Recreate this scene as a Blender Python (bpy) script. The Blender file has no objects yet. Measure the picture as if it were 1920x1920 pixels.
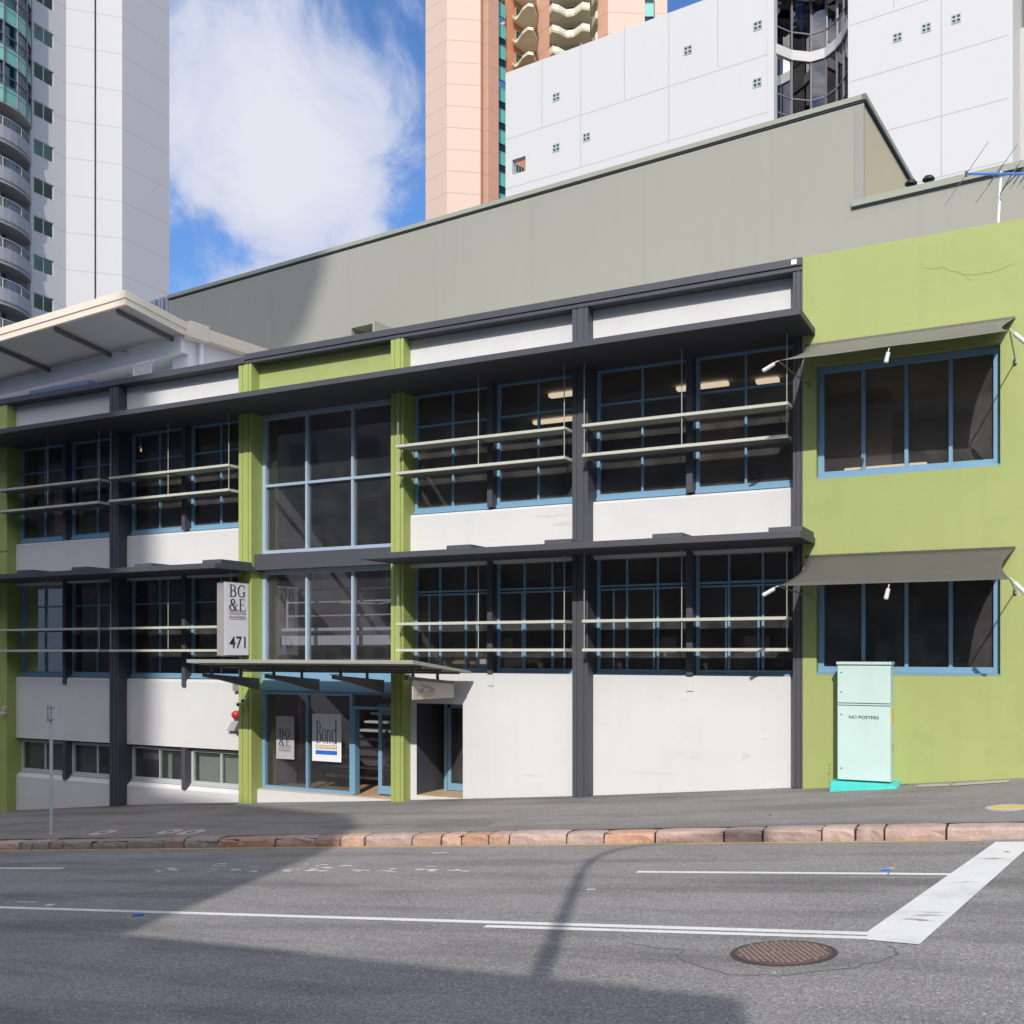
import bpy, math, random
from mathutils import Vector, Matrix
random.seed(7)
R_=math.radians
C=bpy.context.scene
COL=C.collection
# ------------------------------------------------------------------ camera, sky, sun, exposure
YAW=27.43; F_=1926.0; HZ=1224.0; DC=20.0
cam=bpy.data.cameras.new('camera'); co=bpy.data.objects.new('camera',cam); COL.objects.link(co)
co.location=(0,-DC,0); co.rotation_euler=(R_(90),0,R_(YAW))
cam.sensor_width=36; cam.lens=36*F_/1920; cam.shift_y=(HZ-960)/1920; cam.clip_end=6000; cam.clip_start=.1
C.camera=co
SUN=Vector((.36,-1,.71)).normalized()
C.view_settings.view_transform='Standard'; C.view_settings.look='None'; C.view_settings.gamma=1
C.view_settings.exposure=0.45
W=bpy.data.worlds.new('World'); C.world=W; W.use_nodes=True
def px_dir(x,y):
    a=R_(YAW); u=(x-960)/F_; v=(HZ-y)/F_
    return Vector((-math.sin(a)+u*math.cos(a), math.cos(a)+u*math.sin(a), v))
nt=W.node_tree; N=nt.nodes; L=nt.links; N.clear()
def nd(t,**k):
    n=N.new(t)
    for a,b in k.items(): setattr(n,a,b)
    return n
out=nd('ShaderNodeOutputWorld'); bg=nd('ShaderNodeBackground'); bg.inputs[1].default_value=.15
sky=nd('ShaderNodeTexSky',sky_type='NISHITA',sun_disc=False)
sky.sun_elevation=math.asin(SUN.z); sky.sun_rotation=math.atan2(SUN.x,SUN.y); sky.air_density=1.0; sky.dust_density=.6; sky.ozone_density=3
tc=nd('ShaderNodeTexCoord')
def math_(op,a,b=None,c=None):
    n=nd('ShaderNodeMath',operation=op)
    for i,v in enumerate((a,b,c)):
        if v is None: continue
        if isinstance(v,(int,float)): n.inputs[i].default_value=v
        else: L.new(v,n.inputs[i])
    return n.outputs[0]
nz=nd('ShaderNodeTexNoise'); nz.inputs['Scale'].default_value=7.5; nz.inputs['Detail'].default_value=12; nz.inputs['Roughness'].default_value=.60; nz.inputs['Distortion'].default_value=.5
L.new(tc.outputs['Generated'],nz.inputs['Vector'])
acc=None
# soft cumulus masses, placed by direction on the sky sphere (direction, angular radius, weight)
for (x,y,r,w) in [(460,240,.10,1.1),(590,140,.08,.9),(390,330,.065,.5),(580,330,.06,.5),(740,170,.04,.6),(360,70,.05,.25),(440,545,.03,.6),(700,440,.022,.5),(350,540,.03,.55),(560,480,.02,.35),(500,440,.05,.3),(1290,20,.06,.35)]:
    d=px_dir(x,y).normalized()
    vd=nd('ShaderNodeVectorMath',operation='DISTANCE'); L.new(tc.outputs['Generated'],vd.inputs[0]); vd.inputs[1].default_value=d
    g=math_('EXPONENT',math_('MULTIPLY',math_('POWER',math_('DIVIDE',vd.outputs['Value'],r),2.0),-1.0))
    g=math_('MULTIPLY',g,w)
    acc=g if acc is None else math_('ADD',acc,g)
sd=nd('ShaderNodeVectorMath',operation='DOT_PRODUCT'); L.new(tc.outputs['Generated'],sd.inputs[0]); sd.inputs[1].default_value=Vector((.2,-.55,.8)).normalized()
fill_glow=nd('ShaderNodeMapRange',interpolation_type='SMOOTHSTEP'); L.new(sd.outputs['Value'],fill_glow.inputs[0]); fill_glow.inputs[1].default_value=.45; fill_glow.inputs[2].default_value=.95  # bright cloud glow added behind the camera to fill the shade
acc=math_('ADD',acc,math_('MULTIPLY',fill_glow.outputs[0],.75))
tot=math_('ADD',acc,math_('MULTIPLY',math_('SUBTRACT',nz.outputs['Fac'],.5),4.6))
mr=nd('ShaderNodeMapRange',interpolation_type='SMOOTHSTEP'); L.new(tot,mr.inputs[0])
mr.inputs[1].default_value=.16; mr.inputs[2].default_value=1.25; mr.inputs[3].default_value=.0; mr.inputs[4].default_value=1
mx=nd('ShaderNodeMix',data_type='RGBA'); L.new(mr.outputs[0],mx.inputs[0])
cc=nd('ShaderNodeMix',data_type='RGBA'); 
mr2=nd('ShaderNodeMapRange'); L.new(tot,mr2.inputs[0]); mr2.inputs[1].default_value=.2; mr2.inputs[2].default_value=2.0
L.new(mr2.outputs[0],cc.inputs[0]); cc.inputs[6].default_value=(2.4,2.75,3.9,1); cc.inputs[7].default_value=(3.75,3.85,4.3,1)
sb=nd('ShaderNodeMix',data_type='RGBA',blend_type='MULTIPLY'); sb.inputs[0].default_value=1; L.new(sky.outputs[0],sb.inputs[6]); sb.inputs[7].default_value=(.50,.66,.86,1)
L.new(sb.outputs[2],mx.inputs[6]); 
lit=nd('ShaderNodeMix',data_type='RGBA',blend_type='MULTIPLY'); lit.inputs[0].default_value=1; L.new(cc.outputs[2],lit.inputs[6])
br=math_('MULTIPLY_ADD',fill_glow.outputs[0],4.0,1.0); cbn=nd('ShaderNodeCombineColor'); [L.new(math_('MULTIPLY',br,math_('MULTIPLY_ADD',fill_glow.outputs[0],w_-1.0,1.0)),cbn.inputs[i]) for i,w_ in enumerate((1.26,1.05,.72))]; L.new(cbn.outputs[0],lit.inputs[7]); L.new(lit.outputs[2],mx.inputs[7])
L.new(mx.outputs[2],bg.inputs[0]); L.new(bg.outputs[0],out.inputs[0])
sl=bpy.data.lights.new('sun','SUN'); sl.energy=3.15; sl.angle=R_(.53); sl.color=(1,.95,.87)
so=bpy.data.objects.new('sun',sl); COL.objects.link(so); so.rotation_euler=SUN.to_track_quat('Z','Y').to_euler()
# ------------------------------------------------------------------ geometry helpers
def U(x,y,zc):
    """a point at picture direction (x,y) at depth zc"""
    d=px_dir(x,y)*zc
    return Vector((d.x,d.y-DC,d.z))
def zat(P,y):
    d=P-Vector((0,-DC,0)); a=R_(YAW)
    return (HZ-y)/F_*(-math.sin(a)*d.x+math.cos(a)*d.y)
def depth(P):
    a=R_(YAW); return -math.sin(a)*P.x+math.cos(a)*(P.y+DC)
class MB:
    def __init__(s): s.v=[]; s.f=[]; s.m=[]
    def quad(s,*p,mi=0):
        i=len(s.v); s.v+= [tuple(q) for q in p]; s.f.append(tuple(range(i,i+len(p)))); s.m.append(mi); return s
    def box(s,x0,x1,y0,y1,z0,z1,mi=0):
        if x0>x1:x0,x1=x1,x0
        if y0>y1:y0,y1=y1,y0
        if z0>z1:z0,z1=z1,z0
        i=len(s.v)
        s.v+=[(x,y,z) for z in(z0,z1) for y in(y0,y1) for x in(x0,x1)]
        for f in((0,2,3,1),(4,5,7,6),(0,1,5,4),(2,6,7,3),(0,4,6,2),(1,3,7,5)):
            s.f.append(tuple(i+k for k in f)); s.m.append(mi)
        return s
    def obox(s,O,u,v,w,a0,a1,b0,b1,c0,c1,mi=0):
        i=len(s.v)
        s.v+=[tuple(O+u*a+v*b+w*c) for c in(c0,c1) for b in(b0,b1) for a in(a0,a1)]
        for f in((0,2,3,1),(4,5,7,6),(0,1,5,4),(2,6,7,3),(0,4,6,2),(1,3,7,5)):
            s.f.append(tuple(i+k for k in f)); s.m.append(mi)
        return s
    def prism(s,poly,w,mi=0):
        """poly: list of 3d points, w: extrusion vector"""
        n=len(poly); i=len(s.v); w=Vector(w)
        s.v+=[tuple(p) for p in poly]+[tuple(Vector(p)+w) for p in poly]
        s.f.append(tuple(range(i+n-1,i-1,-1))); s.f.append(tuple(range(i+n,i+2*n))); s.m+=[mi,mi]
        for k in range(n):
            j=(k+1)%n; s.f.append((i+k,i+j,i+n+j,i+n+k)); s.m.append(mi)
        return s
    def tube(s,pts,r,n=8,mi=0,cap=True):
        pts=[Vector(p) for p in pts]; rr=r if isinstance(r,(list,tuple)) else [r]*len(pts)
        i0=len(s.v)
        for k,p in enumerate(pts):
            t=(pts[min(k+1,len(pts)-1)]-pts[max(k-1,0)]).normalized()
            a=t.cross(Vector((0,0,1))); 
            if a.length<1e-3: a=t.cross(Vector((1,0,0)))
            a.normalize(); b=t.cross(a)
            for j in range(n):
                g=2*math.pi*j/n; s.v.append(tuple(p+(a*math.cos(g)+b*math.sin(g))*rr[k]))
        for k in range(len(pts)-1):
            for j in range(n):
                q=(j+1)%n; s.f.append((i0+k*n+j,i0+k*n+q,i0+(k+1)*n+q,i0+(k+1)*n+j)); s.m.append(mi)
        if cap:
            s.f.append(tuple(i0+j for j in range(n-1,-1,-1))); s.f.append(tuple(i0+(len(pts)-1)*n+j for j in range(n))); s.m+=[mi,mi]
        return s
    def build(s,name,mats,parent=None,loc=None,bevel=0,smooth=False):
        me=bpy.data.meshes.new(name)
        if parent is not None: o0=world_of(parent)
        elif loc is not None: o0=Vector(loc)
        else:
            xs=[v[0] for v in s.v]; ys=[v[1] for v in s.v]; zs=[v[2] for v in s.v]
            o0=Vector(((min(xs)+max(xs))/2,(min(ys)+max(ys))/2,min(zs)))
        me.from_pydata([(v[0]-o0.x,v[1]-o0.y,v[2]-o0.z) for v in s.v],[],s.f)
        if not isinstance(mats,(list,tuple)): mats=[mats]
        for m in mats: me.materials.append(m)
        for p,i in zip(me.polygons,s.m): p.material_index=i; p.use_smooth=smooth
        me.update()
        import bmesh
        b=bmesh.new(); b.from_mesh(me); bmesh.ops.recalc_face_normals(b,faces=b.faces); b.to_mesh(me); b.free()
        o=bpy.data.objects.new(name,me); COL.objects.link(o)
        if parent is not None: o.parent=parent; WL[o.name]=o0
        else: o.location=o0; WL[o.name]=o0
        if bevel:
            m=o.modifiers.new('bevel','BEVEL'); m.width=bevel; m.segments=2; m.limit_method='ANGLE'; m.angle_limit=R_(40)
        return o
WL={}
def world_of(o): return WL[o.name]
def thing(name,loc,label,cat,group=None):
    o=bpy.data.objects.new(name,None); COL.objects.link(o); o.location=loc; o.empty_display_size=.2; WL[o.name]=Vector(loc)
    o['label']=label; o['category']=cat
    if group: o['group']=group
    return o
def tag(o,label,cat,group=None):
    o['label']=label; o['category']=cat
    if group: o['group']=group
    return o
def struct(o,kind='structure'): o['kind']=kind; return o
# ------------------------------------------------------------------ materials
MATS={}
def mat(name,col,rough=.6,var=.06,scale=1.5,bump=.0,bscale=30,metal=0,spec=.5,fine=0,fscale=60,streak=0,joint=None,ribs=None,emis=None,dirt=0,vcol=False):
    if name in MATS: return MATS[name]
    m=bpy.data.materials.new(name); m.use_nodes=True; t=m.node_tree; n=t.nodes; l=t.links; n.clear()
    o=n.new('ShaderNodeOutputMaterial'); b=n.new('ShaderNodeBsdfPrincipled'); l.new(b.outputs[0],o.inputs[0])
    b.inputs['Roughness'].default_value=rough; b.inputs['Metallic'].default_value=metal; b.inputs['Specular IOR Level'].default_value=spec
    g=n.new('ShaderNodeNewGeometry'); pos=g.outputs['Position']
    def M(op,a,b_=None,c=None):
        q=n.new('ShaderNodeMath'); q.operation=op
        for i,v in enumerate((a,b_,c)):
            if v is None: continue
            if isinstance(v,(int,float)): q.inputs[i].default_value=v
            else: l.new(v,q.inputs[i])
        return q.outputs[0]
    def noise(sc,det=5,vec=None,ro=.55):
        q=n.new('ShaderNodeTexNoise'); q.inputs['Scale'].default_value=sc; q.inputs['Detail'].default_value=det; q.inputs['Roughness'].default_value=ro
        l.new(vec or pos,q.inputs['Vector']); return q.outputs['Fac']
    f=M('MULTIPLY_ADD',M('SUBTRACT',noise(scale),.5),var*4,1.0)
    if fine: f=M('MULTIPLY',f,M('MULTIPLY_ADD',M('SUBTRACT',noise(fscale,3,None,.7),.5),fine*4,1.0))
    if streak:
        mp=n.new('ShaderNodeMapping'); mp.inputs['Scale'].default_value=(3,3,.18); l.new(pos,mp.inputs[0])
        sn=noise(1.6,4,mp.outputs[0]); sm=M('SMOOTH_MIN',M('MULTIPLY_ADD',sn,2.2,-.12),1.0,.15)
        f=M('MULTIPLY',f,M('MULTIPLY_ADD',M('SUBTRACT',sm,1.0),streak,1.0))
    if dirt:
        dn=noise(.9,6); dm=n.new('ShaderNodeMapRange'); l.new(dn,dm.inputs[0]); dm.inputs[1].default_value=.55; dm.inputs[2].default_value=.75; dm.inputs[3].default_value=1; dm.inputs[4].default_value=1-dirt
        f=M('MULTIPLY',f,dm.outputs[0])
    sep=None
    if joint or ribs:
        sep=n.new('ShaderNodeSeparateXYZ'); l.new(pos,sep.inputs[0])
    if joint:
        z0,pitch,w=joint
        fr=M('FRACT',M('DIVIDE',M('SUBTRACT',sep.outputs[2],z0),pitch))
        f=M('MULTIPLY',f,M('MULTIPLY_ADD',M('LESS_THAN',fr,w/pitch),-.3,1.0))
    if ribs:
        pitch,amt=ribs
        fr=M('FRACT',M('DIVIDE',M('MULTIPLY_ADD',sep.outputs[1],-.098,sep.outputs[0]),pitch))
        f=M('MULTIPLY',f,M('MULTIPLY_ADD',M('LESS_THAN',fr,.03),-amt,1.0))
        mp2=n.new('ShaderNodeMapping'); mp2.inputs['Scale'].default_value=(1,1,.02); l.new(pos,mp2.inputs[0])
        f=M('MULTIPLY',f,M('MULTIPLY_ADD',M('SUBTRACT',noise(5,3,mp2.outputs[0]),.5),.05,1.0))
    mu=n.new('ShaderNodeMix'); mu.data_type='RGBA'; mu.blend_type='MULTIPLY'; mu.inputs[0].default_value=1
    if vcol:
        a=n.new('ShaderNodeVertexColor'); a.layer_name='Col'; l.new(a.outputs[0],mu.inputs[6])
    else: mu.inputs[6].default_value=(*col,1)
    cb=n.new('ShaderNodeCombineColor'); 
    for i in range(3): l.new(f,cb.inputs[i])
    l.new(cb.outputs[0],mu.inputs[7]); l.new(mu.outputs[2],b.inputs['Base Color'])
    if bump:
        bp=n.new('ShaderNodeBump'); bp.inputs['Strength'].default_value=bump; bp.inputs['Distance'].default_value=.02
        l.new(noise(bscale,4),bp.inputs['Height']); l.new(bp.outputs[0],b.inputs['Normal'])
    if emis:
        b.inputs['Emission Color'].default_value=(*emis[0],1); b.inputs['Emission Strength'].default_value=emis[1]
    MATS[name]=m; return m
def glass(name,tint,refl=.9,rough=0.0,blend=.18,base=.04,haze_lift=0):
    if name in MATS: return MATS[name]
    m=bpy.data.materials.new(name); m.use_nodes=True; t=m.node_tree; n=t.nodes; l=t.links; n.clear()
    o=n.new('ShaderNodeOutputMaterial'); mx=n.new('ShaderNodeMixShader'); tr=n.new('ShaderNodeBsdfTransparent'); gl=n.new('ShaderNodeBsdfGlossy')
    tr.inputs[0].default_value=(*tint,1); gl.inputs[0].default_value=(refl,refl,refl,1); gl.inputs['Roughness'].default_value=rough
    fr=n.new('ShaderNodeFresnel'); fr.inputs[0].default_value=1.5
    a=n.new('ShaderNodeMath'); a.operation='MULTIPLY_ADD'; l.new(fr.outputs[0],a.inputs[0]); a.inputs[1].default_value=1.0+blend; a.inputs[2].default_value=base; a.use_clamp=True
    tx=n.new('ShaderNodeTexNoise'); tx.inputs['Scale'].default_value=1.1; g=n.new('ShaderNodeNewGeometry'); l.new(g.outputs['Position'],tx.inputs['Vector'])
    bp=n.new('ShaderNodeBump'); bp.inputs['Strength'].default_value=.02; bp.inputs['Distance'].default_value=.02; l.new(tx.outputs['Fac'],bp.inputs['Height']); l.new(bp.outputs[0],gl.inputs['Normal'])
    l.new(a.outputs[0],mx.inputs[0]); l.new(tr.outputs[0],mx.inputs[1]); l.new(gl.outputs[0],mx.inputs[2]); l.new(mx.outputs[0],o.inputs[0])
    if haze_lift:  # diffuse haze mixed in to lift dark panes, uneven like dust
        df=n.new('ShaderNodeBsdfDiffuse'); df.inputs[0].default_value=(.5,.5,.49,1); m2=n.new('ShaderNodeMixShader')
        t2=n.new('ShaderNodeTexNoise'); t2.inputs['Scale'].default_value=2.3; t2.inputs['Detail'].default_value=6; l.new(g.outputs['Position'],t2.inputs['Vector'])
        dm=n.new('ShaderNodeMapRange'); l.new(t2.outputs['Fac'],dm.inputs[0]); dm.inputs[1].default_value=.3; dm.inputs[2].default_value=.7; dm.inputs[3].default_value=haze_lift*.55; dm.inputs[4].default_value=haze_lift*1.5
        l.new(dm.outputs[0],m2.inputs[0]); l.new(mx.outputs[0],m2.inputs[1]); l.new(df.outputs[0],m2.inputs[2]); l.new(m2.outputs[0],o.inputs[0])
    MATS[name]=m; return m
M_white=mat('painted_render',(.56,.562,.566),.75,.03,.6,bump=.12,bscale=10,streak=.045,dirt=.05)
M_dark=mat('charcoal_paint',(.058,.060,.075),.55,.06,1.2,bump=.08,bscale=25,streak=.1)
M_soffit=mat('canopy_paint',(.055,.057,.070),.6,.06,1.2,bump=.05)
M_green=mat('green_paint',(.300,.352,.122),.7,.055,.40,bump=.12,bscale=9,streak=.06,dirt=.10)
M_greenp=mat('green_paint_pilaster',(.30,.36,.105),.6,.05,1,bump=.1,bscale=20,streak=.10)
M_blue=mat('blue_frame_paint',(.165,.31,.45),.4,.04,2)
M_blueL=mat('silver_blue_frame',(.36,.46,.57),.3,.03,2,metal=.2)
M_glass=glass('window_glass',(.66,.67,.66),.8,blend=.0,base=.02,haze_lift=.075)
M_glassE=glass('lobby_glass',(.70,.72,.76),.9,base=.08,haze_lift=.03)
M_frameW=mat('pale_frame',(.42,.45,.46),.45,.04,2)
M_blind=mat('blind_fabric',(.36,.42,.40),.8,.05,3)
M_blade=mat('grey_green_steel',(.34,.35,.31),.45,.05,2,metal=.1)
M_steel=mat('galvanised_steel',(.36,.38,.40),.4,.06,4,metal=.5)
M_int=mat('office_interior',(.33,.29,.26),.9,.1,.7)
M_intw=mat('lobby_plaster',(.30,.28,.31),.85,.05,.8)
M_ceil=mat('office_ceiling',(.34,.32,.30),.9,.05,.8)
M_tube=mat('tube_and_mirrored_glow',(.9,.85,.75),.5,0,emis=((1,.80,.58),.85))
M_tile=mat('lobby_tiles',(.52,.36,.22),.5,.08,2)
M_canopyE=mat('entrance_canopy_sheet',(.30,.30,.27),.5,.06,1.5)
M_beam=mat('canopy_beam_paint',(.11,.11,.105),.5,.05,2)
M_white2=mat('white_gloss_paint',(.8,.8,.8),.35,.02)
M_awn=mat('awning_canvas',(.082,.081,.07),.85,.06,2,bump=.3,bscale=60)
M_grey=mat('warehouse_cladding',(.252,.25,.212),.6,.04,.10,ribs=(4.4,.03),streak=.04)
M_beige=mat('beige_cladding',(.46,.38,.26),.7,.03,.2)
M_sage=mat('sage_flashing',(.25,.265,.21),.5,.05,1)
M_black=mat('black_rubber',(.015,.015,.018),.6,.02)
M_wtower=mat('white_precast',(.47,.465,.47),.7,.014,.10,streak=.025)
M_jnt=mat('panel_joint',(.345,.34,.345),.8,.05)
M_dglass=glass('dark_tower_glass',(.05,.06,.07),.75,base=.10)
# ------------------------------------------------------------------ the ground
def slopeX(X):
    if X<-75: return -75
    if X>70: return 70
    return X
def wall_z(X):
    T=[(-80,-9.7),(-27.3,-4.70),(-22.3,-4.18),(-18.2,-3.84),(-13.5,-3.48),(-8.75,-3.07),(-4.1,-2.61),(-.3,-2.17),(75,4.9)]
    X=max(-79,min(74,X))
    for (a,b),(c,d) in zip(T,T[1:]):
        if X<=c: return b+(d-b)*(X-a)/(c-a)
KY=-4.7
def kerb_z(X): return -2.275+.0955*slopeX(X)
def foot_z(X,Y): return wall_z(X)+(kerb_z(X)-wall_z(X))*min(1,max(0,Y/KY))
def road_z(X,Y): return .0955*slopeX(X)-2.455+.018*(-Y-4.72)-.0012*slopeX(X)*min(1,(-Y-4.72)/5)
def sheet(name,xs,ys,fz,m,dz=0):
    b=MB(); n=len(ys)
    b.v=[(x,y,fz(x,y)+dz) for x in xs for y in ys]
    for i in range(len(xs)-1):
        for j in range(n-1): b.f.append((i*n+j,(i+1)*n+j,(i+1)*n+j+1,i*n+j+1)); b.m.append(0)
    return struct(b.build(name,m,loc=(0,0,0)))
def asphalt(name,c,speck=.28,patch=.10):
    m=bpy.data.materials.new(name); m.use_nodes=True; t=m.node_tree; n=t.nodes; l=t.links; n.clear()
    o=n.new('ShaderNodeOutputMaterial'); b=n.new('ShaderNodeBsdfPrincipled'); l.new(b.outputs[0],o.inputs[0]); b.inputs['Roughness'].default_value=.85; b.inputs['Specular IOR Level'].default_value=.3
    g=n.new('ShaderNodeNewGeometry')
    def mp(s):
        q=n.new('ShaderNodeMapping'); q.inputs['Scale'].default_value=s; l.new(g.outputs['Position'],q.inputs[0]); return q.outputs[0]
    def noise(s,vec,d=4,r=.6):
        q=n.new('ShaderNodeTexNoise'); q.inputs['Scale'].default_value=s; q.inputs['Detail'].default_value=d; q.inputs['Roughness'].default_value=r; l.new(vec,q.inputs['Vector']); return q.outputs['Fac']
    def mr(v,a,b_,c_,d):
        q=n.new('ShaderNodeMapRange'); l.new(v,q.inputs[0]); 
        for i,x in enumerate((a,b_,c_,d)): q.inputs[i+1].default_value=x
        return q.outputs[0]
    def mul(a,b_):
        q=n.new('ShaderNodeMath'); q.operation='MULTIPLY'; l.new(a,q.inputs[0]); l.new(b_,q.inputs[1]); return q.outputs[0]
    P=mp((1,1,1))
    vo=n.new('ShaderNodeTexVoronoi'); vo.inputs['Scale'].default_value=72; l.new(P,vo.inputs['Vector'])
    wn=n.new('ShaderNodeSeparateColor'); l.new(vo.outputs['Color'],wn.inputs[0])
    f=mr(wn.outputs[0],0,1,1-speck,1+speck)
    hi=mr(wn.outputs[1],.93,1.0,1.0,1.9)
    f=mul(f,hi)
    f=mul(f,mr(noise(30,P,3,.8),.3,.7,1-speck*.6,1+speck*.6))
    f=mul(f,mr(noise(.7,P,5),.3,.7,1-patch,1+patch))
    # tyre-polished tracks and oil drips running along the lanes
    f=mul(f,mr(noise(1.1,mp((.16,1.2,1)),6,.65),.47,.68,1.0,1-patch*4.2))
    mu=n.new('ShaderNodeMix'); mu.data_type='RGBA'; mu.blend_type='MULTIPLY'; mu.inputs[0].default_value=1; mu.inputs[6].default_value=(*c,1)
    cb=n.new('ShaderNodeCombineColor'); [l.new(f,cb.inputs[i]) for i in range(3)]
    l.new(cb.outputs[0],mu.inputs[7]); l.new(mu.outputs[2],b.inputs['Base Color'])
    bp=n.new('ShaderNodeBump'); bp.inputs['Strength'].default_value=.5; bp.inputs['Distance'].default_value=.006; l.new(vo.outputs['Distance'],bp.inputs['Height']); l.new(bp.outputs[0],b.inputs['Normal'])
    return m
M_road=asphalt('road_asphalt',(.225,.219,.212),.34,.09)
M_foot=asphalt('footpath_asphalt',(.205,.196,.190),.20,.085)
M_line=mat('road_paint',(.68,.68,.67),.6,.05,3,fine=.10,fscale=45,bump=.3,bscale=50,dirt=.24)
M_yline=mat('yellow_road_paint',(.56,.35,.09),.7,.1,3,fine=.1)
M_conc=mat('concrete',(.36,.345,.32),.85,.08,4,fine=.06,bump=.3,bscale=40)
M_terr=mat('bare_ground',(.14,.14,.12),.95,.15,.1)
xs=list(range(-75,71,5))
def ground_z(X,Y):
    return .093*slopeX(X)-3.4
struct(sheet('ground',[-1500,-600,-200]+xs+[200,600,1500],[-1500,-500,-150,-60,-26,-10,0,12,40,150,600,1500],ground_z,M_terr))
sheet('road',xs,[KY-.02,-7.5,-10.5,-13.5,-18.3],road_z,M_road)
sheet('footpath',[x for x in range(-75,71,3)]+[70],[.75,0,-1.5,-3,-4.42],foot_z,M_foot)
sheet('opposite_footpath',xs,[-18.3,-22,-26],lambda X,Y: road_z(X,-18.3)+.16,M_foot)
b=MB()
for i in range(len(xs)-1):
    x0,x1=xs[i],xs[i+1]
    b.prism([(x0,-18.12,road_z(x0,-18.3)-.05),(x0,-18.12,road_z(x0,-18.3)+.165),(x0,-18.32,road_z(x0,-18.3)+.165),(x0,-18.32,road_z(x0,-18.3)-.05)],(x1-x0,0,.0943*(x1-x0)))
struct(b.build('opposite_kerb',M_conc,loc=(0,0,0)))
# kerb of squared porphyry stones
M_kerb=mat('kerb_stone',(1,1,1),.8,.16,6,fine=.10,fscale=22,bump=.9,bscale=16,vcol=True)
def kerb():
    import bmesh
    me=bpy.data.meshes.new('kerb'); bm=bmesh.new(); lay=bm.loops.layers.float_color.new('Col')
    x=-48.0
    while x<22:
        w=random.choice([random.uniform(.38,.6),random.uniform(.55,.85),random.uniform(.8,1.1)])
        x1=x+w-.03
        c=random.choice([(.36,.235,.20),(.40,.26,.20),(.42,.30,.26),(.40,.24,.17),(.44,.29,.19),(.36,.27,.24)])
        if -21<x<-14.5: c=random.choice([(.27,.245,.23),(.25,.22,.20),(.30,.22,.19)])
        k=random.uniform(.88,1.12); c=tuple(q*k for q in c)
        oy=random.uniform(-.016,.016); oz=random.uniform(-.012,.012)
        prof=[(-4.42,-.10),(-4.42,.004),(-4.62,.0),(-4.69,-.018),(-4.715,-.05),(-4.72,-.12),(-4.715,-.30)]
        rings=[]
        nx=5
        for q in range(nx):
            xx=x+(x1-x)*q/(nx-1); e=.012 if q in(0,nx-1) else 0
            z0=kerb_z(xx)
            jit=[(random.uniform(-.013,.013),random.uniform(-.011,.009)) for _ in prof]
            rings.append([bm.verts.new((xx,py+oy+e*(1 if k_>2 else 0)+jit[k_][0]*(k_>1),z0+pz+oz-e*.6*(k_>0)+jit[k_][1]*(k_>1))) for k_,(py,pz) in enumerate(prof)])
        fs=[]
        for a,bb in zip(rings,rings[1:]):
            for k_ in range(len(prof)-1): fs.append(bm.faces.new((a[k_],a[k_+1],bb[k_+1],bb[k_])))
        fs.append(bm.faces.new(rings[0][::-1])); fs.append(bm.faces.new(rings[-1]))
        for f in fs:
            for lp in f.loops: lp[lay]=(*c,1)
        x=x1+.03
    bmesh.ops.recalc_face_normals(bm,faces=bm.faces)
    bm.to_mesh(me); bm.free(); me.materials.append(M_kerb)
    o=bpy.data.objects.new('kerb',me); COL.objects.link(o); struct(o)
    b=MB(); b.prism([(-50,-4.68,kerb_z(-50)-.03),(-50,-4.43,kerb_z(-50)-.03),(-50,-4.43,kerb_z(-50)-.3),(-50,-4.68,kerb_z(-50)-.3)],(72,0,72*.0955))
    struct(b.build('kerb_bedding',M_black,loc=(0,0,0)))
kerb()
def strip(name,pts,m,dz=.004,fz=road_z):
    """flat painted polygon lying on the road (pts in plan)"""
    b=MB(); b.quad(*[(x,y,fz(x,y)+dz) for x,y in pts]); return struct(b.build(name,m))
def line(name,x0,x1,y0,y1,w,m,seg=3.0,dz=.004):
    n=max(1,int(abs(x1-x0)/seg)); b=MB()
    for i in range(n):
        a=x0+(x1-x0)*i/n; c=x0+(x1-x0)*(i+1)/n; ya=y0+(y1-y0)*i/n; yc=y0+(y1-y0)*(i+1)/n
        b.quad((a,ya+w/2,road_z(a,ya)+dz),(a,ya-w/2,road_z(a,ya)+dz),(c,yc-w/2,road_z(c,yc)+dz),(c,yc+w/2,road_z(c,yc)+dz))
    return struct(b.build(name,m))
line('yellow_kerb_line',-45,-.75,-4.85,-4.85,.085,M_yline)
line('lane_line',-30,-15.8,-7.22,-7.22,.11,M_line)
line('lane_line',-4.72,-1.62,-7.38,-7.44,.11,M_line)
line('lane_line',-1.60,-.93,-7.44,-7.47,.11,M_line)
line('centre_line',-40,-1.35,-10.50,-10.50,.115,M_line)
line('centre_line',-5.15,-1.33,-10.69,-10.66,.10,M_line)
strip('stop_line',[(-1.40,-10.44),(-.58,-5.02),(-.12,-5.02),(-.93,-10.86),(-1.36,-10.75)],M_line,dz=.008)
M_tyre=mat('tyre_scuff',(.22,.215,.21),.7,.2,8)
b=MB()
for i in range(16):
    t=random.choice([.80,.83,.86,.55,.52,.25]); yc=-5.0-5.7*t+random.uniform(-.05,.05); xc=-.36-.78*t+random.uniform(-.10,.12); w=random.uniform(.05,.16); h=random.uniform(.004,.010)
    b.quad(*[(q,r,road_z(q,r)+.0115) for q,r in [(xc-w,yc),(xc-w*.2,yc-h),(xc+w,yc),(xc+w*.1,yc+h)]])
struct(b.build('tyre_scuffs',M_tyre))
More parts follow.
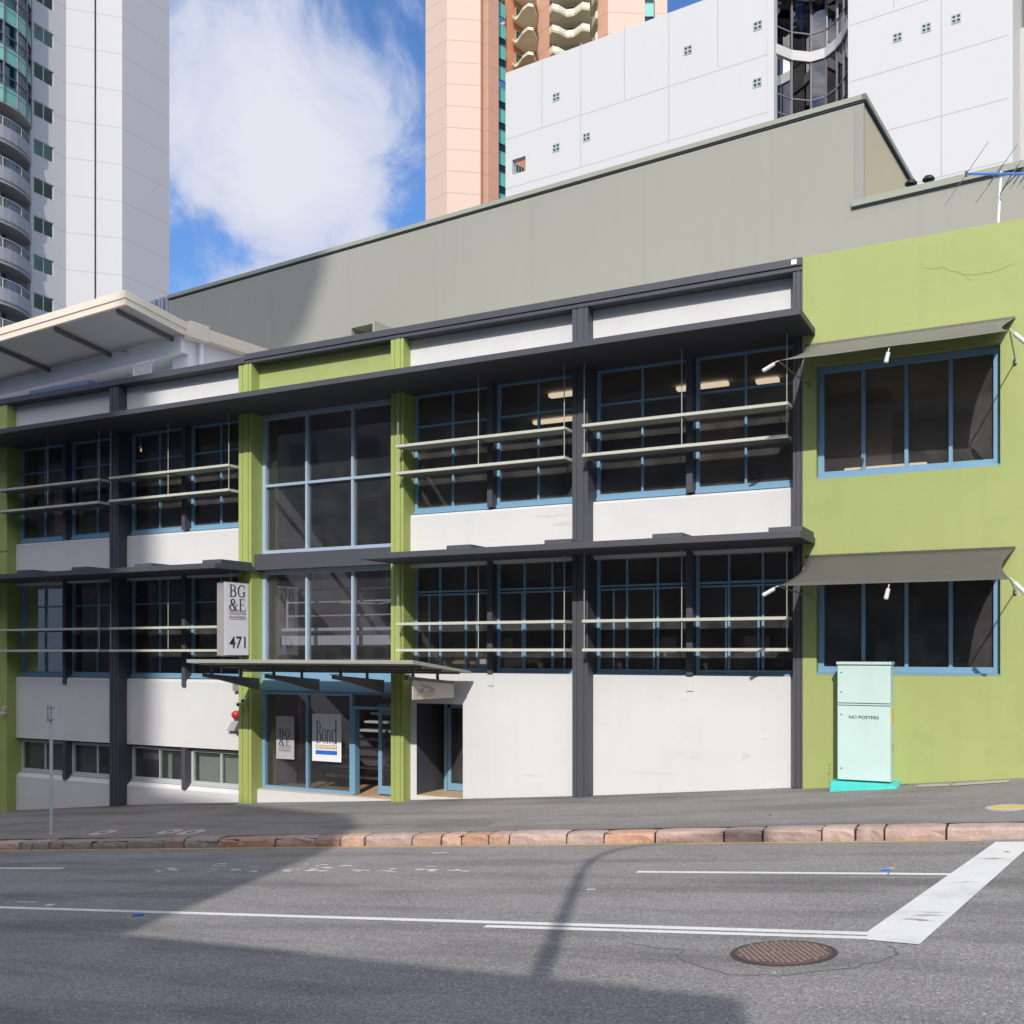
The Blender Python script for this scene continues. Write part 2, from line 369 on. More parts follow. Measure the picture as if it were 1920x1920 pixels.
# worn specks of an old painted line
b=MB()
for i in range(46):
    x=random.uniform(-13.6,-7.2); y=-7.35+random.gauss(0,.10)+(.0 if random.random()<.7 else .55); w=random.uniform(.05,.30); h=random.uniform(.015,.05)
    p=[(x,y),(x+w*.4,y-h),(x+w,y-h*.6),(x+w*.95,y+h*.5),(x+w*.3,y+h)]
    b.quad(*[(q,r,road_z(q,r)+.004) for q,r in p])
for (x,y,w,h) in [(-12.4,-10.22,.16,.10),(-13.2,-10.1,.45,.03),(-8.95,-5.6,.3,.05),(-4.9,-8.6,.12,.05)]:
    b.quad(*[(q,r,road_z(q,r)+.004) for q,r in [(x,y),(x+.02,y-h),(x+w,y-h*.8),(x+w*.9,y+h*.3)]])
struct(b.build('paint_remnants',M_line))
# cracks round the manhole
M_crack=mat('crack_filler',(.12,.118,.105),.9,.2,10)
def crack(pts,w):
    b=MB(); q=[]
    for (x,y),(x2,y2) in zip(pts,pts[1:]):
        for k in range(4):
            t=k/4; q.append((x+(x2-x)*t+random.uniform(-.03,.03),y+(y2-y)*t+random.uniform(-.03,.03)))
    q.append(pts[-1])
    for i,((x,y),(x2,y2)) in enumerate(zip(q,q[1:])):
        d=Vector((x2-x,y2-y)); 
        if d.length<1e-4: continue
        d.normalize(); nx,ny=-d.y*w/2,d.x*w/2
        b.quad(*[(a,c,road_z(a,c)+.004) for a,c in [(x+nx,y+ny),(x-nx,y-ny),(x2-nx,y2-ny),(x2+nx,y2+ny)]])
    return struct(b.build('road_crack',M_crack))
crack([(-3.37,-11.18),(-3.0,-11.3),(-2.83,-11.35),(-2.75,-11.6),(-2.64,-11.73),(-2.2,-12.03),(-1.82,-12.02),(-1.33,-11.65),(-1.1,-11.3),(-1.05,-11.19),(-1.15,-10.9)],.010)
def at_foot(name,pts,m,dz=.004):
    b=MB(); b.quad(*[(x,y,foot_z(x,y)+dz) for x,y in pts]); return struct(b.build(name,m))
M_seam=mat('asphalt_seam',(.085,.082,.088),.9,.1,6)
at_foot('footpath_seam',[(-19.3,-4.38),(-19.15,-4.38),(-16.2,-.3),(-16.25,-.3)],M_seam)
M_stain=asphalt('footpath_stain',(.165,.158,.152),.2,.1)
for k,(x0,x1,d) in enumerate(((-27,-22.6,.16),(-22.4,-18.3,.12),(-13.0,-9,.10),(-8.5,-4.3,.14),(-4.1,-2.2,.2))):
    b=MB(); n=14
    for i in range(n):
        a=x0+(x1-x0)*i/n; c=x0+(x1-x0)*(i+1)/n; ya=-.02-d*random.uniform(.3,1); b.quad((a,.28 if k!=4 else -.001,foot_z(a,0)+.004),(a,ya,foot_z(a,ya)+.004),(c,ya*random.uniform(.6,1.2),foot_z(c,ya)+.004),(c,.28 if k!=4 else -.001,foot_z(c,0)+.004))
    struct(b.build('wall_base_grime',M_stain))
at_foot('footpath_patch',[(-10.6,-3.4),(-10.5,-3.9),(-8.9,-3.85),(-9.0,-3.35)],M_stain)
b=MB()
for i in range(60):
    x=random.uniform(-24,0); y=random.uniform(-4.2,-.4); s=random.uniform(.012,.035); b.quad(*[(x+s*a,y+s*c,foot_z(x,y)+.005) for a,c in ((-1,-.3),(.2,-1),(1,.2),(-.1,.9))])
struct(b.build('gum_spots',mat('gum',(.33,.32,.31),.8,.2,9)))
at_foot('concrete_patch',[(-2.05,-.55),(-1.5,-.62),(-1.46,-.30),(-2.0,-.24)],M_conc)
at_foot('concrete_patch',[(-1.46,-.62),(-.55,-.52),(-.55,-.22),(-1.42,-.30)],M_conc)
# ------------------------------------------------------------------ the office building
OB=thing('office_building',(-14,3,-4.2),'two-storey street-front office block in white, charcoal and lime green with long dark sunshade canopies','building')
PIL=[(-22.87,-22.53,0),(-18.22,-17.80,1),(-13.57,-13.22,1),(-8.935,-8.578,0),(-4.30,-4.118,0)]
BAY=[(-27.14,-22.87),(-22.53,-18.22),(-17.80,-13.57),(-13.22,-8.935),(-8.578,-4.30)]
for x0,x1,g in PIL:
    b=MB(); w=x1-x0
    zb=wall_z((x0+x1)/2)-.3
    b.box(x0,x1,.02,.72,zb,7.41)
    b.box(x0+.0,x0+w*.28,0,.02,zb,7.41); b.box(x0+w*.36,x0+w*.74,-.004,.021,zb,7.41)
    b.box(x0+w*.80,x1,.0,.0205,zb,7.41)
    b.build('pilaster',M_greenp if g else M_dark,OB)
b=MB(); b.box(-31,-27.14,.03,.9,-6,7.41)
for z in (-3.55,-1.95,-.35,1.25,4.4): b.box(-31,-28.02,.0,.03,z,z+1.585); 
b.box(-27.98,-27.145,.0,.03,-5.5,-3.05);b.box(-27.98,-27.145,.0,.03,-3.03,-.52);b.box(-27.98,-27.145,.0,.03,-.5,2.9);b.box(-27.98,-27.145,.0,.03,3.0,7.41)
b.build('pilaster',M_greenp,OB)['label']='wide green corner pier with panel joints'
# rendered panels
def panel(x0,x1,z0,z1,m=M_white,y=.3,sill=.0,name='wall_panel'):
    b=MB()
    if sill: b.prism([(x0,y,z0),(x0,y,z1-sill),(x0,y+.03,z1-.01),(x0,.75,z1+.02),(x0,.75,z0)],(x1-x0,0,0))
    else: b.box(x0,x1,y,.75,z0,z1)
    return b.build(name,m,OB)
for i,(x0,x1) in enumerate(BAY):
    e=.001
    panel(x0+e,x1-e,6.14,7.40,M_green if i==2 else M_white)
    if i!=2:
        panel(x0+e,x1-e,2.0,3.24,sill=.06)
    if i in(0,1):
        panel(x0+e,x1-e,-2.52,-.70,sill=.08)
        b=MB(); zl=wall_z(x0)-.3
        b.prism([(x0+e,.3,zl),(x0+e,.3,-3.66),(x0+e,.42,-3.56),(x0+e,.75,-3.55),(x0+e,.75,zl)],(x1-x0-2*e,0,0)); b.build('wall_panel',M_white,OB)
    if i==4:
        panel(x0+e,x1-e,wall_z(x0)-.3,-.46,sill=.03)
    if i==3:
        b=MB(); zl=wall_z(x0)-.3
        b.box(x0+e,-13.05,.3,.75,zl,-.46); b.box(-11.80,x1-e,.3,.75,zl,-.46); b.box(-13.05,-11.80,.3,.75,-1.18,-.46); b.box(-13.05,-11.80,.3,1.25,zl,-3.33)
        b.build('wall_panel',M_white,OB)
# vent pipes boxed on the right panels, coping, roof
b=MB(); b.box(-6.50,-6.36,.275,.302,-.78,-.50); b.build('cover_strip',M_white,OB)
b=MB(); b.box(-11.13,-10.99,.275,.302,-.74,-.50); b.build('cover_strip',M_white,OB)
b=MB(); b.box(-31,-18.0,-.045,.80,7.33,7.49); b.box(-17.999,-4.118,-.05,.80,7.41,7.56); b.box(-31,-4.12,-.02,.8,7.32,7.405)
for k in range(12): b.box(-16.9+k*1.07,-16.88+k*1.07,-.056,.7,7.405,7.565)
b.build('parapet_coping',M_dark,OB,bevel=.006)
b=MB(); b.box(-4.32,-4.22,-.06,.0,7.44,7.53); b.build('junction_box',M_white2,OB)
b=MB(); b.box(-31,3.5,.76,13,6.35,6.7); b.build('roof',mat('pale_bounce_roof',(.62,.62,.60),.5,.05,.5),OB)  # unseen roof made pale to bounce light onto the rear building
# long canopies
def canopy(x0,x1,z,bl,blocks,bh):
    b=MB(); b.box(x0,x1,-1.36,.45,z,z+.075)
    b.box(x0,x1,-1.37,-1.28,z-.012,z+.115); b.box(x1-.08,x1+.004,-1.36,-.003,z-.010,z+.113)
    b.box(x0-.004,x0+.08,-1.36,-.003,z-.010,z+.113)
    o=b.build('canopy',M_soffit,OB,bevel=.004)
    for xc in blocks:
        q=MB(); q.prism([(xc-.30,-1.15,z+.07),(xc-.30,-1.13,z+.10+bh),(xc-.30,-.05,z+.10+bh),(xc-.30,-.02,z+.07)],(.60,0,0)); q.build('upstand_block',M_soffit,o,bevel=.004)
    return o
def bc(i): return (BAY[i][0]+BAY[i][1])/2
c1=canopy(-31,-3.885,6.055,0,[-29.3,-27.0,-24.9,-22.6,-20.35,-18.0,-15.65,-13.4,-11.07,-8.9,-6.44,-4.22],.04)
canopy(-31,-17.72,2.055,0,[-29.5,-27.1,-24.9,-22.7,-20.37,-18.05],.12)
canopy(-13.45,-3.885,2.075,0,[-11.07,-8.75,-6.44,-4.20],.12)
b=MB(); b.box(-17.80+.002,-13.57-.002,.10,.72,2.09,2.49); b.build('spandrel_beam',M_dark,OB)
# windows
def window(x0,x1,z0,z1,y=.47,cols=(.5,),rows=(),fw=.072,fr=M_blue,gl=M_glass,sill=.0,extra=(),d=.10,part=OB,name='window'):
    b=MB(); iw=fw*.62
    b.box(x0,x0+fw,y,y+d,z0,z1); b.box(x1-fw,x1,y,y+d,z0,z1); b.box(x0+fw,x1-fw,y+.001,y+d,z1-fw,z1); b.box(x0+fw,x1-fw,y+.001,y+d,z0,z0+fw)
    if sill: b.box(x0,x1,y-.05,y+d,z0-sill,z0-.001)
    for c in cols:
        xc=x0+(x1-x0)*c; b.box(xc-iw/2,xc+iw/2,y+.012,y+d,z0+fw,z1-fw)
    for r in rows: b.box(x0+fw,x1-fw,y+.008,y+d,r-iw/2,r+iw/2)
    for e in extra: b.box(*e)
    f=b.build(name,fr,part,bevel=.004)
    g=MB(); yy=y+d*.62; g.quad((x0+fw*.5,yy,z0+fw*.5),(x1-fw*.5,yy,z0+fw*.5),(x1-fw*.5,yy,z1-fw*.5),(x0+fw*.5,yy,z1-fw*.5)); g.build('pane',gl,f)
    return f
for i in (0,1,3,4):
    x0,x1=BAY[i]; c=bc(i)
    fx=.065
    # fins between the windows of a bay
    def fin(z0,z1,tail):
        b=MB(); b.prism([(c-fx,.25,z0+tail*.0),(c-fx,.25,z1),(c-fx,.72,z1),(c-fx,.72,z0-.0),(c-fx,.5,z0)],(2*fx,0,0)); b.build('fin',M_dark,OB)
    fin(3.275,6.06,0); 
    fin(-.90 if i<2 else -.46,2.06,0)
    for k,(a,bb) in enumerate(((x0+.01,c-fx-.005),(c+fx+.005,x1-.01))):
        window(a,bb,3.33,6.08,rows=(5.32,),sill=.07)
        if i<2:
            window(a,bb,-.62,2.08,rows=(1.35,),sill=.06)
            window(a,bb,-3.50,-2.58,fr=M_frameW,sill=.05,fw=.07)
        else:
            ex=[]
            w=bb-a
            for t in ((.18 if k==0 else .30),.62 if i==4 else .80):
                xx=a+w*t; ex.append((xx-.02,xx+.02,.515,.56,-.36,1.38))
            ex.append((a+.085,bb-.085,.49,.57,1.335,1.375))
            window(a,bb,-.42,2.07,cols=(1/3,2/3),rows=(1.43,),sill=.05,extra=ex)
    if i<2: fin(-3.64,-2.55,0)
# blinds at the basement windows
for (x0,x1,z0) in [(-27.0,-25.3,-3.48),(-24.85,-24.1,-3.48),(-22.3,-21.5,-2.95),(-21.35,-20.55,-3.48),(-20.2,-18.4,-3.48),(-21.2,-20.5,-3.48)][:6]:
    b=MB(); b.box(x0,x1,.66,.665,z0,-2.6); b.build('blind',M_blind,OB)
for (x0,x1,z0,z1) in [(-26.95,-25.1,1.1,2.0),(-24.8,-23.0,.6,2.0),(-22.4,-20.5,4.9,6.0),(-24.85,-23.9,4.8,5.4)]:
    b=MB(); b.box(x0,x1,.70,.705,z0,z1); b.build('blind',mat('roller_blind',(.16,.17,.18),.8,.05,3),OB)
# entrance bay: tall glazing
x0,x1=BAY[2]; t1=x0+(x1-x0)/3+.015; t2=x0+(x1-x0)*2/3+.015
window(x0+.005,x1-.005,2.50,6.06,y=.40,cols=(1/3,2/3),rows=(4.26,),fw=.11,d=.16,fr=M_blueL,gl=M_glassE)
window(x0+.005,x1-.005,-.32,2.10,y=.40,cols=(1/3,2/3),fw=.11,d=.16,fr=M_blueL,gl=M_glassE)
b=MB(); b.box(x0+.004,x1-.004,.38,.62,-.96,-.33); b.build('lintel',M_blue,OB)
window(x0+.005,t2,-3.47,-.965,y=.40,cols=(.502,),fw=.09,d=.14,gl=M_glassE)
b=MB(); b.box(t2+.001,t2+.075,.40,.60,-3.44,-1.36); b.box(t2+.002,x1-.006,.40,.54,-1.37,-1.30); b.box(t2+.002,x1-.006,.41,.54,-1.02,-.966); b.box(x1-.07,x1-.005,.402,.54,-3.44,-.966)
f=b.build('door_frame',M_blue,OB,bevel=.004)
g=MB(); g.quad((t2,.5,-1.32),(x1-.05,.5,-1.32),(x1-.05,.5,-1.0),(t2,.5,-1.0)); g.build('pane',M_glassE,f)
# open sliding leaf at the right of the door way
b=MB(); lx0,lx1=-14.36,-13.62
b.box(lx0,lx0+.10,.62,.67,-3.42,-1.38); b.box(lx1-.08,lx1,.62,.67,-3.42,-1.38); b.box(lx0+.1,lx1-.08,.62,.67,-3.42,-3.22); b.box(lx0+.1,lx1-.08,.62,.67,-1.5,-1.38)
f=b.build('door',M_blue,OB,bevel=.004); g=MB(); g.quad((lx0+.05,.645,-3.3),(lx1-.05,.645,-3.3),(lx1-.05,.645,-1.4),(lx0+.05,.645,-1.4)); g.build('pane',M_glassE,f)
b=MB(); b.box(x0+.002,x1-.002,.22,.75,-4.6,-3.475); b.build('plinth',M_white,OB)
b=MB(); b.box(x0,x1-.002,.30,9,-3.47,-3.455); b.build('lobby_floor',M_tile,OB)
# small side door recess
b=MB(); b.box(-13.20,-13.05,.76,2.2,-3.9,-.9); b.box(-11.80,-11.6,.76,2.2,-3.9,-.9); b.box(-13.05,-11.80,.76,2.2,-1.18,-.9)
b.box(-13.052,-13.044,.302,1.3,-3.33,-1.181)
b.build('door_recess',M_dark,OB)
b=MB(); b.box(-13.044,-11.80,1.26,2.2,-3.36,-3.325); b.build('door_step',M_tile,OB)
b=MB(); b.box(-13.04,-11.80,.302,1.26,-3.329,-3.318); b.build('door_mat',M_tile,OB)
b=MB(); b.box(-12.88,-12.80,1.25,1.38,-3.32,-1.185); b.box(-12.79,-12.70,1.27,1.33,-3.31,-1.24); b.box(-12.70,-11.80,1.27,1.33,-3.31,-3.14); b.box(-12.80,-11.80,1.27,1.33,-1.33,-1.24); b.box(-11.9,-11.80,1.27,1.33,-3.14,-1.33)
f=b.build('door',M_blue,OB,bevel=.004); g=MB(); g.quad((-12.75,1.3,-3.2),(-11.85,1.3,-3.2),(-11.85,1.3,-1.3),(-12.75,1.3,-1.3)); g.build('pane',M_glass,f)
b=MB(); b.tube([(-12.74,1.22,-2.5),(-12.74,1.22,-2.0)],.015); b.build('door_handle',M_steel,f)
# green end wall with two big windows
def wall_open(b,x0,x1,z0,z1,y0,y1,ops):
    xs_=sorted(set([x0,x1]+[o[0] for o in ops]+[o[1] for o in ops])); zs_=sorted(set([z0,z1]+[o[2] for o in ops]+[o[3] for o in ops]))
    for a,c in zip(xs_,xs_[1:]):
        run=None
        for p,q in zip(zs_,zs_[1:]):
            inside=any(o[0]<=a and c<=o[1] and o[2]<=p and q<=o[3] for o in ops)
            if not inside:
                if run: run[1]=q
                else: run=[p,q]
            if inside and run: b.box(a,c,y0,y1,*run); run=None
        if run: b.box(a,c,y0,y1,*run)
b=MB(); GW=[(-3.86,-.70,3.30,5.45),(-3.86,-.70,-.41,1.60)]
wall_open(b,-4.116,-.25,-3.6,7.575,.0,.75,GW)
pts=[(-.25,0),(-.12,.012),(0,.05),(.10,.12),(.16,.22),(.18,.35),(.18,.75),(-.25,.75)]
b.prism([(x,y,-3.6) for x,y in pts],(0,0,11.175))
b.box(.0,.18,.751,12,-3.6,7.575)
b.build('end_wall',M_green,OB)
for z0,z1 in ((3.31,5.44),(-.40,1.59)):
    window(-3.855,-.705,z0+.03,z1,y=.14,cols=(.262,.503,.742),fw=.11,d=.12,sill=.0)
    b=MB(); b.box(-3.86+.001,-.70-.001,.03,.30,z0-.005,z0+.028); b.build('sill',M_blue,OB)
M_hair=mat('hairline_crack',(.24,.27,.12),.9,.1,8); M_scuff=mat('wall_scuff',(.53,.525,.52),.85,.1,9); M_patch=mat('green_patch_paint',(.36,.42,.155),.75,.04,2)
def wall_crack(pts,m,w,y=-.003):
    b=MB(); q=[]
    for (x,z),(x2,z2) in zip(pts,pts[1:]):
        for k in range(5): t=k/5; q.append((x+(x2-x)*t+random.uniform(-.02,.02),z+(z2-z)*t+random.uniform(-.02,.02)))
    q.append(pts[-1])
    for (x,z),(x2,z2) in zip(q,q[1:]): b.quad((x,y,z-w),(x2,y,z2-w),(x2,y,z2+w),(x,y,z+w))
    b.build('wall_crack',m,OB)
wall_crack([(-1.95,6.98),(-1.6,6.93),(-1.3,6.75),(-.9,6.72),(-.5,6.80)],M_hair,.006)
wall_crack([(-1.3,6.75),(-1.15,6.62)],M_hair,.005)
wall_crack([(-3.62,-2.6),(-3.64,-2.3),(-3.60,-2.1)],mat('chipped_paint',(.03,.03,.03),.9),.012)
for (x,z,w,h) in [(-6.7,-2.05,.5,.02),(-6.3,-2.12,.35,.04),(-5.3,-2.05,.12,.10),(-11.5,-2.1,.2,.05),(-9.6,3.0,.5,.03),(-9.3,2.8,.4,.05),(-7.3,-2.5,.7,.02),(-10.1,-2.7,.4,.03),(-4.9,-1.7,.06,.04)]:
    b=MB(); n=9; b.quad(*[(x+w*math.cos(6.283*k/n)*random.uniform(.5,1),.297,z+h*math.sin(6.283*k/n)*random.uniform(.5,1)) for k in range(n)]); b.build('scuff_mark',M_scuff,OB)
# interior: slabs, back walls, partitions
b=MB()
for (a,c) in ((-31,-17.95),(-13.20,-.02)):
    b.box(a,c,.76,9,-1.05,-.86); b.box(a,c,.76,9,2.2,2.42)
b.box(-31,-.02,9,9.2,-6,6.34); b.box(-31,-30.8,.91,9,-6,6.34)
b.build('interior_floor',M_int,OB)
b=MB()
for (a,c) in ((-31,-17.95),(-13.20,-.02)): b.box(a,c,.78,8.99,6.20,6.34); b.box(a,c,.78,8.99,2.10,2.19)
b.build('ceiling',M_ceil,OB)
b=MB(); b.box(-17.95,-17.82,.76,9,-4,6.34); b.box(-13.40,-13.22,.76,9,-1.2,6.34); b.box(-13.40,-13.21,.76,9,-4,-1.19); b.box(-17.82,-13.40,7.2,7.35,-3.45,6.34); b.box(-17.82,-13.40,.78,7.2,6.15,6.34); b.build('lobby_wall',M_intw,OB)
b=MB(); b.box(-7.4,-7.2,3.5,8.9,2.43,6.1); b.box(-5.6,-3.2,5.5,5.6,2.43,6.1); b.box(-21,-20.8,4,8.9,2.43,6.1); b.box(-10.2,-10,4,8.9,-.85,2.05); b.build('partition',M_int,OB)
# lobby stair with rails
b=MB()
for k in range(13):
    z=-3.45+.22*(k+1); y=2.0+.0*k; x=-13.7-.0
    b.box(-17.0,-15.35,2.0+.29*k,2.3+.29*k,z-.06,z)
b.box(-17.8,-13.42,5.9,7.15,-.62,-.45); b.box(-17.7,-13.5,1.05,1.30,.20,.44); b.box(-17.7,-13.5,1.05,1.28,.56,.64); b.box(-17.7,-13.5,1.3,5.8,.36,.42)
for k in range(9):
    z=.42+.2*(k+1); b.box(-15.0+.02*k,-13.55,3.2+.28*k,3.46+.28*k,z-.06,z)
st=b.build('staircase',mat('stair_steel',(.50,.51,.55),.45,.05,2),OB)
b=MB()
for x in (-17.6,-15.5,-13.65): b.tube([(x,1.15,.6),(x,1.15,1.62)],.026)
for z in (.95,1.30,1.62): b.tube([(-17.6,1.15,z),(-13.5,1.15,z)],.022)
b.tube([(-16.9,2.5,1.35),(-15.6,2.5,1.3),(-15.2,2.5,1.35),(-14.6,2.6,1.75)],.02)
for k in range(4): b.tube([(-15.32,2.1,-3.1+k*.28),(-15.32,5.6,-.45+k*.28)],.022)
for y in (2.1,3.3,4.5,5.6): b.tube([(-15.25,y,-3.4+(y-2.1)*.76),(-15.25,y,-2.2+(y-2.1)*.76)],.02)
b.build('handrail',mat('polished_rail',(.62,.63,.66),.3,.03,2,metal=.3),st)
# switched-on ceiling tubes; the low ones imitate lights mirrored in far glass
for (x,y,z,l) in [(-9.95,2.2,6.12,.55),(-7.0,3.0,6.12,.6),(-4.9,3.2,6.12,.0),(-2.35,2.2,6.12,.62),(-24.0,2.5,6.12,.3),(-3.3,5.2,4.3,.9),(-2.2,6.5,4.0,.9),(-2.0,7.0,3.75,.7),(-20.0,4.0,1.95,.5),(-11.5,4.6,6.12,.6),(-6.2,6.0,6.12,.6)]:
    if l==0: x,l=-5.55,.25
    b=MB(); b.box(x-l,x+l,y-.09,y+.09,z-.03,z+.05); o=b.build('tube_and_mirrored_light',M_tube,OB)
# things seen dimly in the rooms: shelves, cartons, desk edges
M_card=mat('carton_card',(.35,.24,.14),.85,.06,4)
b=MB(); b.box(-12.35,-11.75,.75,1.15,-.86,-.20); b.box(-12.3,-11.9,.8,1.1,-.2,.05); b.build('carton',M_card,OB)
b=MB(); b.box(-11.7,-11.25,.75,1.2,-.86,-.12); b.build('carton',M_white2,OB)
b=MB(); b.box(-26.6,-25.4,1.2,1.25,3.2,5.1); b.build('notice_board',mat('cork_board',(.55,.36,.24),.9,.15,5),OB)
for x in (-8,-6,-12,-10,-3): 
    b=MB(); b.box(x,x+1.5,1.2,2.0,-.12,-.08); b.box(x+.05,x+.1,1.25,1.9,-.86,-.12); b.box(x+1.4,x+1.45,1.25,1.9,-.86,-.12); b.box(x+.4,x+.9,1.4,1.44,.0,.35); b.box(x+.62,x+.68,1.4,1.44,-.08,.0); b.build('desk',mat('desk_laminate',(.25,.22,.2),.6,.05,2),OB)
# sunshades : hanger rods + two blades per bay and storey
M_bl3=mat('louvre_shaded_tone',(.17,.175,.155),.5,.05,3)  # darker copy, puts the shade of the blade underside into the slat colour
M_bl2=mat('louvre_lit_tone',(.46,.47,.41),.45,.04,3)  # lighter copy, puts the sunlit front edge into the colour
for i in (0,1,3,4):
    x0,x1=BAY[i]; x0+=.02; x1-=.02; xm=bc(i)
    for (za,zb_,zt) in ((4.11,4.73,6.05),(.06,.66,2.06)):
        s=bpy.data.objects.new('sunshade',None); COL.objects.link(s); s.parent=OB; s.location=Vector((xm,-.3,za))-world_of(OB); WL[s.name]=Vector((xm,-.3,za)); s.empty_display_size=.1
        for x in (x0+.03,xm+.02,x1-.03):
            b=MB(); b.tube([(x,-.30,za-.02),(x,-.30,zt)],.011,6); b.build('hanger_rod',M_blade,s)
        for z in (za,zb_):
            q=MB()
            q.box(x0,x1,-.345,-.27,z-.03,z+.03); q.box(xm-.01,xm+.01,-.27,.45,z-.045,z-.02,mi=1)
            n=6
            for k in range(n):
                ya=-.26+k*.082
                q.prism([(x0+.012,ya,z-.018),(x0+.012,ya+.006,z-.024),(x0+.012,ya+.092,z+.012),(x0+.012,ya+.086,z+.020)],(x1-x0-.024,0,0),mi=1)
            q.box(x0,x0+.012,-.26,.27,z-.035,z+.03); q.box(x1-.012,x1,-.26,.27,z-.035,z+.03); q.box(x0+.012,x1-.012,.245,.265,z-.02,z+.025,mi=1)
            q.build('louvre_blade',[M_bl2,M_bl3],s)
# entrance canopy: plate sloping back to the wall, carried by tapered beams
b=MB()
b.prism([(-17.6,-2.41,-.23),(-17.6,-2.41,-.15),(-17.6,-.02,-.41),(-17.6,-.02,-.46)],(6.2,0,0))
ec=b.build('entrance_canopy',M_canopyE,OB,bevel=.006)
for x in (-17.58,-15.69,-13.80,-11.91):
    q=MB()
    q.prism([(x-.05,-1.88,-.49),(x-.05,-1.88,-.57),(x-.05,-1.3,-.66),(x-.05,-.004,-.93),(x-.05,-.004,-.64)],(.10,0,0))
    q.box(x-.10,x+.10,-1.90,-1.66,-.488,-.474)
    q.build('beam',M_beam,ec,bevel=.004)
    q=MB()
    for y in (-1.62,-.62):
        zt=-.23-(y+2.41)*.096; q.tube([(x,y,zt-.01),(x,y,-.50-(y+1.88)*.08)],.035,8)
    q.build('post',M_beam,ec)
b=MB()
for y in (-2.0,-1.2,-.5): zt=-.235-(y+2.41)*.096; b.box(-17.59,-11.42,y-.03,y+.03,zt-.05,zt-.006)
b.build('purlin',M_beam,ec)
# ------------------------------------------------------------------ lettering
def text_mesh(b,txt,O,Ud,Vd,h,width=None,mi=0,center=False,bold=0.0):
    cu=bpy.data.curves.new('t','FONT'); cu.body=txt; cu.size=1; cu.offset=bold
    ob=bpy.data.objects.new('t',cu); COL.objects.link(ob)
    bpy.context.view_layer.update()
    me=bpy.data.meshes.new_from_object(ob.evaluated_get(bpy.context.evaluated_depsgraph_get()))
    xs_=[v.co.x for v in me.vertices]; ys_=[v.co.y for v in me.vertices]
    x0,x1,y0,y1=min(xs_),max(xs_),min(ys_),max(ys_)
    sy=h/(y1-y0); sx=(width/(x1-x0)) if width else sy
    i=len(b.v)
    for v in me.vertices:
        b.v.append(tuple(Vector(O)+Vector(Ud)*((v.co.x-x0)*sx)+Vector(Vd)*((v.co.y-y0)*sy)))
    for p in me.polygons: b.f.append(tuple(i+k for k in p.vertices)); b.m.append(mi)
    COL.objects.unlink(ob); bpy.data.objects.remove(ob); bpy.data.curves.remove(cu); bpy.data.meshes.remove(me)
def rib(b,O,Ud,Vd,w,h,pts,mi=0):
    O=Vector(O);Ud=Vector(Ud);Vd=Vector(Vd)
    q=[(Vector((p[0]*w,p[1]*h)),p[2]*w) for p in pts]
    L_=[];R2=[]
    for k,(p,t) in enumerate(q):
        d=(q[min(k+1,len(q)-1)][0]-q[max(k-1,0)][0]); d.normalize(); nrm=Vector((-d.y,d.x))
        L_.append(p+nrm*t/2); R2.append(p-nrm*t/2)
    to=lambda v: O+Ud*v.x+Vd*v.y
    for k in range(len(q)-1): b.quad(to(L_[k]),to(R2[k]),to(R2[k+1]),to(L_[k+1]),mi=mi)
def arc(cx,cy,rx,ry,a0,a1,wf,n=14):
    return [(cx+rx*math.cos(R_(a0+(a1-a0)*k/n)),cy+ry*math.sin(R_(a0+(a1-a0)*k/n)),wf(a0+(a1-a0)*k/n)) for k in range(n+1)]
def glyph(b,ch,O,Ud,Vd,w,h,mi=0,thin=.05,thick=.17):
    G=lambda pts: rib(b,O,Ud,Vd,w,h,pts,mi)
    side=lambda a: thin+(thick-thin)*abs(math.cos(R_(a)))**1.3
    hh=thin*.5
    if ch=='B':
        G([(.22,0,thick),(.22,1,thick)]); G([(.02,.98,thin),(.5,.98,thin)]); G([(.02,.02,thin),(.5,.02,thin)]); G([(.25,.52,thin),(.5,.52,thin)])
        G(arc(.48,.75,.30,.23,90,-90,side)); G(arc(.50,.27,.38,.25,90,-90,side))
    elif ch=='G':
        G(arc(.5,.5,.42,.49,48,320,side,22)); G([(.80,.06,thick),(.80,.42,thick)]); G([(.60,.42,thin),(.98,.42,thin)]); G([(.80,.66,thin),(.84,.95,thin)])
    elif ch=='E':
        G([(.22,0,thick),(.22,1,thick)]); G([(.02,.98,thin),(.86,.98,thin)]); G([(.02,.02,thin),(.90,.02,thin)]); G([(.25,.52,thin),(.66,.52,thin)])
        G([(.85,.99,thin),(.86,.74,thin*.8)]); G([(.90,.01,thin),(.94,.28,thin*.8)]); G([(.66,.40,thin),(.66,.64,thin)])
    elif ch=='&':
        G(arc(.42,.76,.20,.20,-60,230,side,16)); G([(.28,.62,thick*.9),(.55,.34,thick),(.86,.03,thick*.8),(.98,.02,thin)])
        G(arc(.36,.26,.30,.25,100,330,side,16)); G([(.52,.60,thin),(.33,.50,thin)]); G([(.62,.12,thin),(.82,.36,thin),(.84,.50,thin)]); G([(.68,.50,thin),(.98,.50,thin)])
    elif ch=='o': G(arc(.5,.5,.40,.49,0,360,side,24))
    elif ch=='n':
        G([(.20,0,thick),(.20,.95,thick)]); G([(.80,0,thick),(.80,.68,thick)]); G(arc(.5,.68,.30,.28,0,180,side,10)); G([(.04,.02,thin),(.36,.02,thin)]); G([(.64,.02,thin),(.96,.02,thin)]); G([(.02,.92,thin),(.2,.98,thin)])
    elif ch=='d':
        G([(.82,0,thick),(.82,1.0,thick)]); G(arc(.48,.30,.36,.30,40,320,side,20)); G([(.66,.98,thin),(.86,.98,thin)]); G([(.8,.02,thin),(1,.02,thin)])
